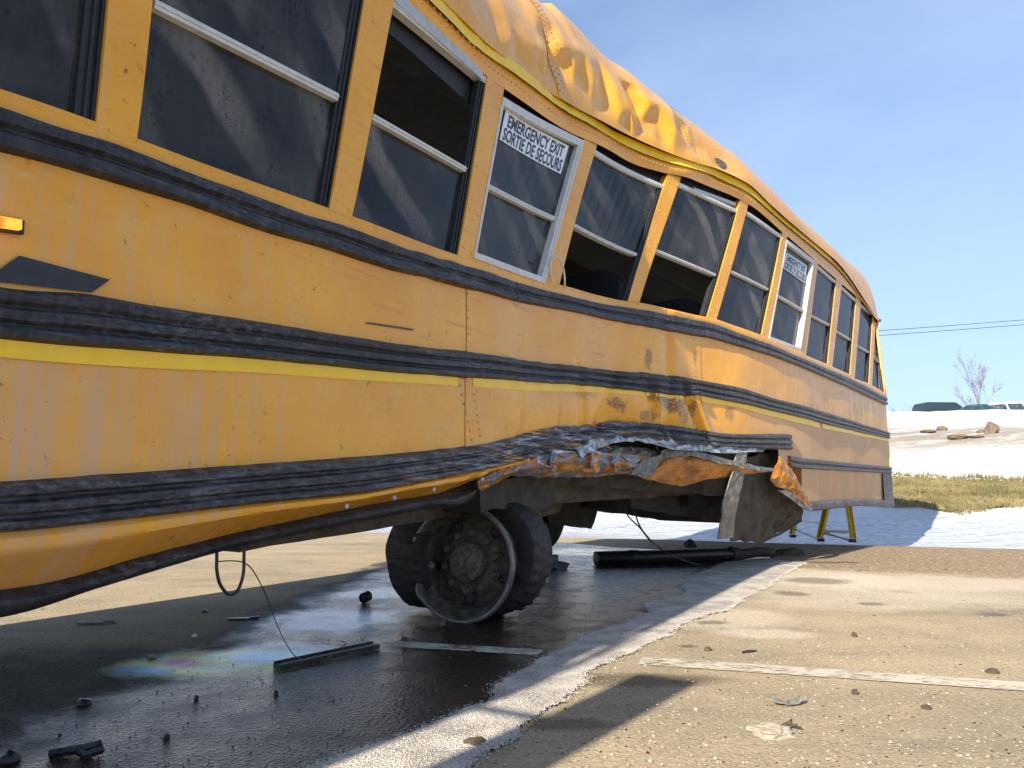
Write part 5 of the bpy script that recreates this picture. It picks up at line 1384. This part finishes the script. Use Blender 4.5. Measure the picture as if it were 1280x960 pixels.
# ------------------------------------------------------------------ things lying about
def lump(name, px, py, w, h, mat, label, cat, rz=None, d=None, flatf=1.0, seed=None, z0=0.0, group=None, sub=3, rough=.35):
    g = gpix(px, py); d = d or w; seed = seed if seed is not None else px * .37
    bm = bmesh.new(); bmesh.ops.create_icosphere(bm, subdivisions=sub, radius=1.0)
    for v in bm.verts:
        n = v.co.normalized(); k = 1 + rough * mnoise.noise(n * 1.5 + Vector((seed, 0, 0))) + rough * .5 * mnoise.noise(n * 4 + Vector((0, seed, 0)))
        q = n * k; q = Vector((math.copysign(abs(q.x) ** flatf, q.x), math.copysign(abs(q.y) ** flatf, q.y), q.z))
        v.co = Vector((q.x * w / 2, q.y * d / 2, max(-.25, q.z) * h))
    me = bpy.data.meshes.new(name); bm.to_mesh(me); bm.free(); me.materials.append(mat)
    o = bpy.data.objects.new(name, me); COL.objects.link(o); o.location = (g.x, g.y, z0 + .2 * h); o.rotation_euler = (0, 0, rz if rz is not None else px)
    for p in me.polygons: p.use_smooth = False
    return tag(o, label, cat, group)
lump('stone_slab', 964, 917, .108, .016, M['stone'], 'largest pale flat broken stone chip lying on the sunlit asphalt', 'stone', .25, .085, .8, 3.0, 0, None, 4, .42)
mb = MB(); g = gpix(990, 915); mb.tube([g + Vector((-.03, .0, .012)), g + Vector((.0, .012, .018)), g + Vector((.012, .03, .022))], [.004, .006, .002], 6); mb.tube([g + Vector((.0, .012, .016)), g + Vector((.03, .010, .006))], [.004, .002], 6)
mb.build('twig', M['clod'], None, False, None, 'short dark twig lying against the flat pale stone chip', 'twig')
# crushed shiny scrap beside the stone
g = gpix(984, 882); P = []
for j in range(6):
    row = []
    for i in range(12):
        u, v = i / 11 - .5, j / 5 - .5; p = g + Vector((u * .095, v * .034 * (1 - abs(u)) + .012 * abs(u), .005 + .012 * (abs(u) * 2) ** 2 + .008 * (1 - 4 * v * v)))
        row.append(p + Vector((0, 0, .006)) * mnoise.noise(p * 70))
    P.append(row)
mb = MB(); mb.grid(P); mb.build('scrap', m_simple('greenish_scrap_metal', (0.24, 0.23, 0.18), .35, .5, .4, 40, .4), None, False, None, 'crumpled grey metal scrap behind the flat pale stone chip', 'scrap')
mb = MB(); g = gpix(937, 816); mb.tube([g + Vector((-.03, -.012, .005)), g + Vector((0, 0, .006)), g + Vector((.032, .014, .005))], [.004, .005, .002], 6); mb.build('splinter', M['debris_dark'], None, False, None, 'dark thin splinter lying just above the sunlit parking line', 'splinter')
for (px, py, w, h, mt, lb, ct) in ((1069, 868, .020, .015, 'clod', 'dark brown clod right of the crumpled scrap, just below the parking line', 'clod'),
        (1158, 886, .028, .010, 'clod', 'flat dark leaf like clod at the right, below the parking line', 'clod'),
        (1068, 796, .024, .018, 'clod', 'grey brown clod standing on the asphalt above the parking line', 'clod'),
        (885, 813, .030, .012, 'clod', 'small brown clod beside the edge of the spread powder', 'clod'),
        (1241, 841, .042, .012, 'clod', 'long brown clod at the right edge above the parking line', 'clod'),
        (593, 932, .062, .010, 'clod', 'flat brown clod lying in the sunlit tip of the powder', 'clod'),
        (505, 797, .026, .020, 'stone', 'small white lump on dark wet asphalt below the bent wheel', 'lump'),
        (190, 823, .032, .012, 'stone', 'small pale chip on the grey asphalt left of the oil sheen', 'stone'),
        (243, 797, .022, .010, 'white', 'tiny white plastic chip on the asphalt left of the hanging wire', 'chip'),
        (105, 882, .045, .014, 'debris_dark', 'dark wet lump left of the oil sheen', 'lump'),
        (10, 955, .045, .02, 'debris_dark', 'black lump in the near left corner of the wet asphalt', 'lump'),
        (345, 870, .014, .010, 'debris_dark', 'black crumb on the wet asphalt below the metal bar, right of the two crumbs', 'crumb'),
        (208, 925, .014, .010, 'debris_dark', 'black crumb lowest on the wet asphalt near the twisted bracket', 'crumb'),
        (245, 876, .013, .010, 'debris_dark', 'black crumb on the wet asphalt below the oil sheen', 'crumb'),
        (255, 765, .040, .010, 'rust', 'orange paint flake on the asphalt behind the oil sheen', 'flake')):
    lump(ct if ct != 'lump' else 'debris_lump', px, py, w, h, M[mt], lb, ct, z0=.004 if px < 600 else 0, sub=2)
# metal bar
a, c = gpix(346, 838), gpix(470, 811); d = c - a; mb = MB(); mid_ = (a + c) / 2 + Vector((0, 0, .013))
mb.box(mid_, (d.length, .045, .016), math.atan2(d.y, d.x)); mb.box(mid_ + Vector((-d.y, d.x, 0)).normalized() * .020 + Vector((0, 0, .010)), (d.length * .995, .004, .008), math.atan2(d.y, d.x))
mb.build('metal_bar', M['debris_dark'], None, False, None, 'long flat black metal bar lying in the blue oily puddle', 'metal bar')
# bent bracket in the corner
mb = MB(); g = gpix(98, 946)
mb.tube([g + Vector((-.06, -.012, .012)), g + Vector((-.01, .0, .016)), g + Vector((.035, .02, .02)), g + Vector((.05, .0, .016)), g + Vector((.03, -.022, .012)), g + Vector((.0, -.004, .014))], [.010, .012, .012, .011, .010, .009], 6)
mb.build('twisted_bracket', M['debris_dark'], None, False, None, 'twisted black bracket on the wet asphalt at the near left', 'bracket')
mb = MB(); g = gpix(457, 754); lathe(mb, [(.024, 0), (.028, .005), (.028, .05), (.020, .052), (.019, .01), (.001, .009)], g + Vector((-.01, -.03, .030)), (.35, .9, .12), 18); mb.build('pipe_stub', M['debris_dark'], None, 'auto', None, 'short black pipe stub lying left of the bent wheel', 'pipe')
for (px, py, w, dd, mt, lb) in ((304, 775, .14, .03, 'debris_dark', 'black splinter of trim lying behind the oily puddle'), (120, 780, .15, .035, 'debris_grey', 'long grey flat strip lying in the sun behind the bus skirt')):
    g = gpix(px, py); mb = MB(); mb.box(g + Vector((0, 0, .006)), (w, dd, .008), .12); mb.box(g + Vector((w * .35, dd * .3, .012)), (w * .3, dd * .5, .006), .3); mb.build('trim_piece', M[mt], None, False, None, lb, 'trim piece')
g = gpix(696, 711); mb = MB(); rot = Vector((0, 0, 1)).rotation_difference(Vector((.2, -.3, 1))).to_matrix(); mb.box(g + Vector((.02, 0, .03)), (.13, .10, .018), -.3, 0, rot); mb.box(g + Vector((-.02, .05, .05)), (.05, .06, .10), .4); mb.build('broken_plate', M['debris_grey'], None, False, None, 'broken grey steel plate lying right of the inner tyre', 'plate')
# exhaust pipe with its ribbed sleeve
pa, pb, pc = gpix(744, 707), gpix(913, 701), gpix(966, 697); mb = MB()
pa.z = pb.z = pc.z = .055; pm_ = pa.lerp(pb, .24); ex = empty('exhaust_pipe', (0, 0, 0)); tag(ex, 'rusty exhaust pipe with ribbed sleeve lying on wet ground under the bus', 'exhaust pipe')
mb.tube([pm_, pm_.lerp(pb, .08), pm_.lerp(pb, .09), pb], [.058, .058, .052, .052], 20); mb.build('pipe', M['debris_dark'], ex, True)
mb = MB(); rp = []; rr = []
for k in range(61): rp.append(pa.lerp(pm_, k / 60)); rr.append(.047 + .009 * (1 if (k % 4) in (1, 2) else 0))
mb.tube(rp, rr, 20); mb.build('ribbed_sleeve', M['debris_dark'], ex, 'auto')
mb = MB(); mb.tube([pb, pb.lerp(pc, .3), pb.lerp(pc, .6), pc + Vector((0, 0, -.01))], [.053, .045, .040, .034], 14); mb.v = [tuple(Vector(v) + Vector((0, 0, .022 * mnoise.noise(Vector(v) * 16) * 1.2))) for v in mb.v]; mb.build('crushed_end', M['grime'], ex, 'auto')
lump('debris_lump', 985, 694, .34, .05, M['plate'], 'heap of muddy debris at the end of the exhaust pipe', 'debris', .2, .16)
lump('debris_lump', 863, 684, .14, .06, M['grime'], 'dark lump lying behind the exhaust pipe', 'debris', .4, .09)

# ---- yellow step ladder behind the bus
lad = empty('step_ladder', gpix(1030, 674)); tag(lad, 'short yellow step ladder standing under the rear of the bus', 'step ladder'); lo_ = lad.location.copy()
def lpt(v): return Vector(v) - lo_
F1, F2, F3, F4 = gpix(1065.5, 678), gpix(1026, 677), gpix(991, 672), gpix(1030, 668)
base = (F1 + F2 + F3 + F4) / 4; top = Vector((base.x + .30, base.y + .2, 1.65))
T1 = F1 + Vector((-.03, .06, .72)); T2 = F2 + Vector((.26, .14, .72)); T3 = F3 + Vector((.26, .08, .72)); T4 = F4 + Vector((.14, .02, .72))
def channel(a, c, w=.065, t=.03):
    mb = MB(); d = (c - a); q = d.to_track_quat('Z', 'Y').to_matrix(); b0 = len(mb.v)
    mb.box(lpt((a + c) / 2), (w, .006, d.length), 0, 0, q); 
    for sx in (-1, 1): mb.box(lpt((a + c) / 2) + q @ Vector((sx * (w / 2 - .003), t / 2 + .003, 0)), (.006, t, d.length), 0, 0, q)
    return mb
for a, c in ((F1, T1), (F2, T2), (F3, T3), (F4, T4)):
    channel(a + Vector((0, 0, .04)), c).build('rail', M['ladder'], lad)
    mb = MB(); mb.box(lpt(a + Vector((0, 0, .018))), (.07, .045, .036)); mb.build('foot', M['rubber'], lad)
def rung(a, c, t, w=.07):
    p, q_ = a[0].lerp(a[1], t), c[0].lerp(c[1], t); mb = MB(); d = q_ - p; q = d.to_track_quat('X', 'Z').to_matrix(); mb.box(lpt((p + q_) / 2), (d.length, w, .028), 0, 0, q); return mb
for t in (.16, .55, .9):
    rung((F1, T1), (F2, T2), t).build('step', M['alu'], lad)
for t in (.28, .84): rung((F3, T3), (F2, T2), t, .03).build('brace', M['alu'], lad)
for (p, q_) in ((F3.lerp(T3, .14), F2.lerp(T2, .02)), (F2.lerp(T2, .14), F1.lerp(T1, .02))):
    mb = MB(); mb.tube([lpt(p), lpt(q_)], .012, 6); mb.build('brace', M['alu'], lad)
mb = MB(); mb.box(lpt((T1 + T2 + T3 + T4) / 4), (.34, .22, .04), .6); mb.build('top_cap', M['ladder'], lad)

# ------------------------------------------------------------------ up on the slope
def rocks():
    for (px, py, D, w, h, lb) in ((1240, 545, 16.6, .46, .50, 'largest upright brown boulder on the snow slope'), (1198, 553, 16.0, .62, .20, 'low wide brown boulder below the muddy band of the slope'),
                                  (1226, 541, 17.2, .24, .20, 'small brown boulder left of the largest one'), (1176, 531, 18.2, .36, .24, 'brown boulder on top of the muddy band'),
                                  (1222, 553, 15.9, .45, .12, 'flat dark boulder in the snow right of the low wide one'), (1160, 541, 17.4, .55, .10, 'flat brown boulder at the left of the muddy band')):
        d = ray(px, py); k = d.x / d.y; x = 10
        for it in range(12):
            y = TP(x, D).y; x = y * k
        p = TP(x, D); seed = px * .1
        bm = bmesh.new(); bmesh.ops.create_icosphere(bm, subdivisions=3, radius=1)
        for v in bm.verts:
            n = v.co.normalized(); v.co = n * (1 + .4 * mnoise.noise(n * 1.3 + Vector((seed, 0, 0))) + .15 * mnoise.noise(n * 4 + Vector((seed, 3, 0)))); v.co = Vector((v.co.x * w / 2, v.co.y * w / 2, v.co.z * h * .6))
        me = bpy.data.meshes.new('boulder'); bm.to_mesh(me); bm.free(); me.materials.append(M['boulder']); o = bpy.data.objects.new('boulder', me); COL.objects.link(o); o.location = p + Vector((0, 0, h * .22)); o.scale = (.85, .85, .75); tag(o, lb, 'boulder', 'boulders on the snow slope')
rocks()

def vehicle(name, loc, rz, body_col, L_, Wd, prof, glass, label, cat):
    """prof: lower body outline (x, z); glass: cabin outline foot/top (x0, x1 at belt; x2, x3 at roof; zb, zt)"""
    root = empty(name, loc, rz); tag(root, label, cat, 'vehicles parked above the slope'); mbd = MB(); n = len(prof); w = Wd / 2
    bm_ = m_simple(name + '_paint', body_col, .25, .2, .08, 3, 0)
    for y, k in ((-w, .94), (-w * .97, 1.0), (w * .97, 1.0), (w, .94)):
        for x, z in prof: mbd.vert((x, y, (z - .6) * k + .6))
    for j in range(3):
        for i in range(n):
            i2 = (i + 1) % n; mbd.face((j * n + i, j * n + i2, (j + 1) * n + i2, (j + 1) * n + i))
    mbd.face(range(n)); mbd.face([3 * n + i for i in range(n)][::-1]); mbd.build('body', bm_, root)
    x0, x1, x2, x3, zb, zt = glass; wi = w * .80; mb = MB()
    low = [(x0, -w * .95, zb), (x1, -w * .95, zb), (x1, w * .95, zb), (x0, w * .95, zb)]; hi = [(x2, -wi, zt), (x3, -wi, zt), (x3, wi, zt), (x2, wi, zt)]
    hi2 = [(x2 + .12, -wi * .9, zt + .05), (x3 - .12, -wi * .9, zt + .05), (x3 - .12, wi * .9, zt + .05), (x2 + .12, wi * .9, zt + .05)]
    ids = [mb.vert(p) for p in low + hi + hi2]
    for k in range(4):
        k2 = (k + 1) % 4; mb.face((k, k2, 4 + k2, 4 + k)); mb.face((4 + k, 4 + k2, 8 + k2, 8 + k))
    mb.face((8, 9, 10, 11)); mb.build('cabin', bm_, root)
    def pane(c, m0, m1, v0, v1):
        a, b_, d, e = [Vector(p) for p in c]; q = [a.lerp(b_, m0).lerp(d.lerp(e, m0), v0), a.lerp(b_, m1).lerp(d.lerp(e, m1), v0), a.lerp(b_, m1).lerp(d.lerp(e, m1), v1), a.lerp(b_, m0).lerp(d.lerp(e, m0), v1)]
        nrm = (q[1] - q[0]).cross(q[3] - q[0]).normalized(); mb = MB(); i0 = [mb.vert(p + nrm * .012) for p in q]; mb.face(i0); i1 = [mb.vert(p) for p in q]
        for k in range(4): mb.face((i0[k], i1[k], i1[(k + 1) % 4], i0[(k + 1) % 4]))
        mb.build('window', M['carglass'], root)
    for side in ((low[0], low[1], hi[0], hi[1]), (low[2], low[3], hi[2], hi[3])):
        for m0, m1 in ((.05, .33), (.36, .64), (.67, .95)): pane(side, m0, m1, .08, .90)
    pane((low[1], low[2], hi[1], hi[2]), .06, .94, .08, .92); pane((low[3], low[0], hi[3], hi[0]), .06, .94, .08, .92)
    for sx in (-1, 1):
        for sy in (-1, 1):
            mb = MB(); lathe(mb, [(.01, .0), (.20, .0), (.22, .02), (.33, .02), (.35, -.02), (.35, -.18), (.33, -.22)], (sx * L_ * .30, sy * (w - .02), .35), (0, sy, 0), 24); mb.build('wheel', M['rubber'], root, True)
def place(px, Y, z): return Vector(((px - CX) / FPX * Y * 1.0, Y, z))
p_suv = [(-2.3, .4), (2.35, .4), (2.4, .75), (2.25, 1.02), (1.0, 1.14), (-2.25, 1.16), (-2.35, .9)]
p_sed = [(-2.25, .35), (2.25, .35), (2.3, .7), (2.1, .84), (.9, .96), (-1.5, 1.0), (-2.25, .95)]
p_van = [(-2.6, .4), (2.6, .4), (2.65, .9), (2.4, 1.15), (1.5, 1.25), (-2.6, 1.3)]
vehicle('parked_suv', place(1184, 55, 5.12), .05, (0.035, 0.035, 0.045), 4.7, 1.9, p_suv, (-2.2, 1.15, -1.95, .45, 1.14, 1.78), 'dark grey sport utility vehicle half hidden behind the snow crest', 'car')
vehicle('parked_sedan', place(1234, 53, 5.14), -.80, (0.02, 0.085, 0.13), 4.5, 1.8, p_sed, (-1.75, 1.25, -1.0, .35, .96, 1.42), 'blue sedan half hidden behind the snow crest', 'car')
vehicle('parked_van', place(1284, 58, 5.30), -.5, (0.62, 0.62, 0.60), 5.2, 2.0, p_van, (-2.55, 1.75, -2.5, .9, 1.25, 2.02), 'white van partly hidden at the right behind the blue sedan', 'van')

def bare_tree(name, base, h, label, seed, group=None, spread=.5, depth=5, r0=None, cat='tree'):
    rnd = random.Random(seed); root = empty(name, base); tag(root, label, cat, group); mt = MB(); mc = MB()
    def grow(mb, p, d, ln, r, lv):
        q = p; pts = [p]; rs = [r]; dd = d
        for k in range(4):
            dd = (dd + Vector((rnd.uniform(-.14, .14), rnd.uniform(-.14, .14), rnd.uniform(-.02, .10)))).normalized(); q = q + dd * ln / 4; pts.append(q); rs.append(r * (1 - .16 * (k + 1)))
        mb.tube(pts, rs, 5 if lv < 3 else 3, 0, False)
        if lv >= depth: return
        for k in range(rnd.choice((3, 4)) if lv else 9):
            i = rnd.choice((2, 3, 4)) if lv else rnd.choice((1, 2, 2, 3, 3, 4, 4)); a = rnd.uniform(0, 6.28)
            nd = (dd + Vector((math.cos(a), math.sin(a), .15)) * spread * rnd.uniform(.7, 1.2)).normalized(); grow(mc, pts[i], nd, ln * rnd.uniform(.48, .66), max(.014, rs[i] * .55), lv + 1)
    grow(mt, Vector((0, 0, -.1)), Vector((0, 0, 1)), h * .72, r0 or h * .017, 0)
    mt.build('trunk', M['bark'], root, True); mc.build('crown', M['bark'], root, True)
bare_tree('bare_tree', place(1226, 70, 5.3), 5.6, 'slender leafless tree standing behind the parked cars', 4, None, .46, 4, .11)
for k, (px, Y, h, lb) in enumerate(((1128, 70, 4.6, 'leafless bush beside the rear corner of the bus'), (1143, 74, 4.6, 'leafless bush left of the dark parked vehicle'), (1190, 72, 4.9, 'leafless bush right of the dark parked vehicle'), (1199, 75, 5.2, 'leafless bush between the dark vehicle and the slender tree'), (1215, 75, 4.4, 'leafless bush just left of the slender tree'), (1245, 75, 5.0, 'leafless bush right of the slender tree'), (1262, 78, 4.6, 'leafless bush behind the white van'))):
    bare_tree('bare_bush', place(px, Y + 6, 5.2), h * .72, lb, 20 + k, 'leafless bushes along the horizon', .75, 3, .05, 'bush')

# ---- overhead wires
for k, ((xa, ya), (xb, yb), lb) in enumerate((((1121, 412), (1280, 400), 'upper of the two overhead wires crossing the sky'), ((1121, 418), (1280, 406), 'lower of the two overhead wires crossing the sky'))):
    A, B = dpix(xa, ya, 62), dpix(xb, yb, 62); d = (B - A); pts = []
    for i in range(41):
        t = -4.2 + 10.0 * i / 40; p = A + d * t; p.z += .010 * (t - .5) ** 2 * (d.length ** 2) * .03; pts.append(p)
    mb = MB(); mb.tube(pts, .026, 5); mb.build('overhead_wire', M['wire'], None, True, None, lb, 'wire', 'overhead wires')
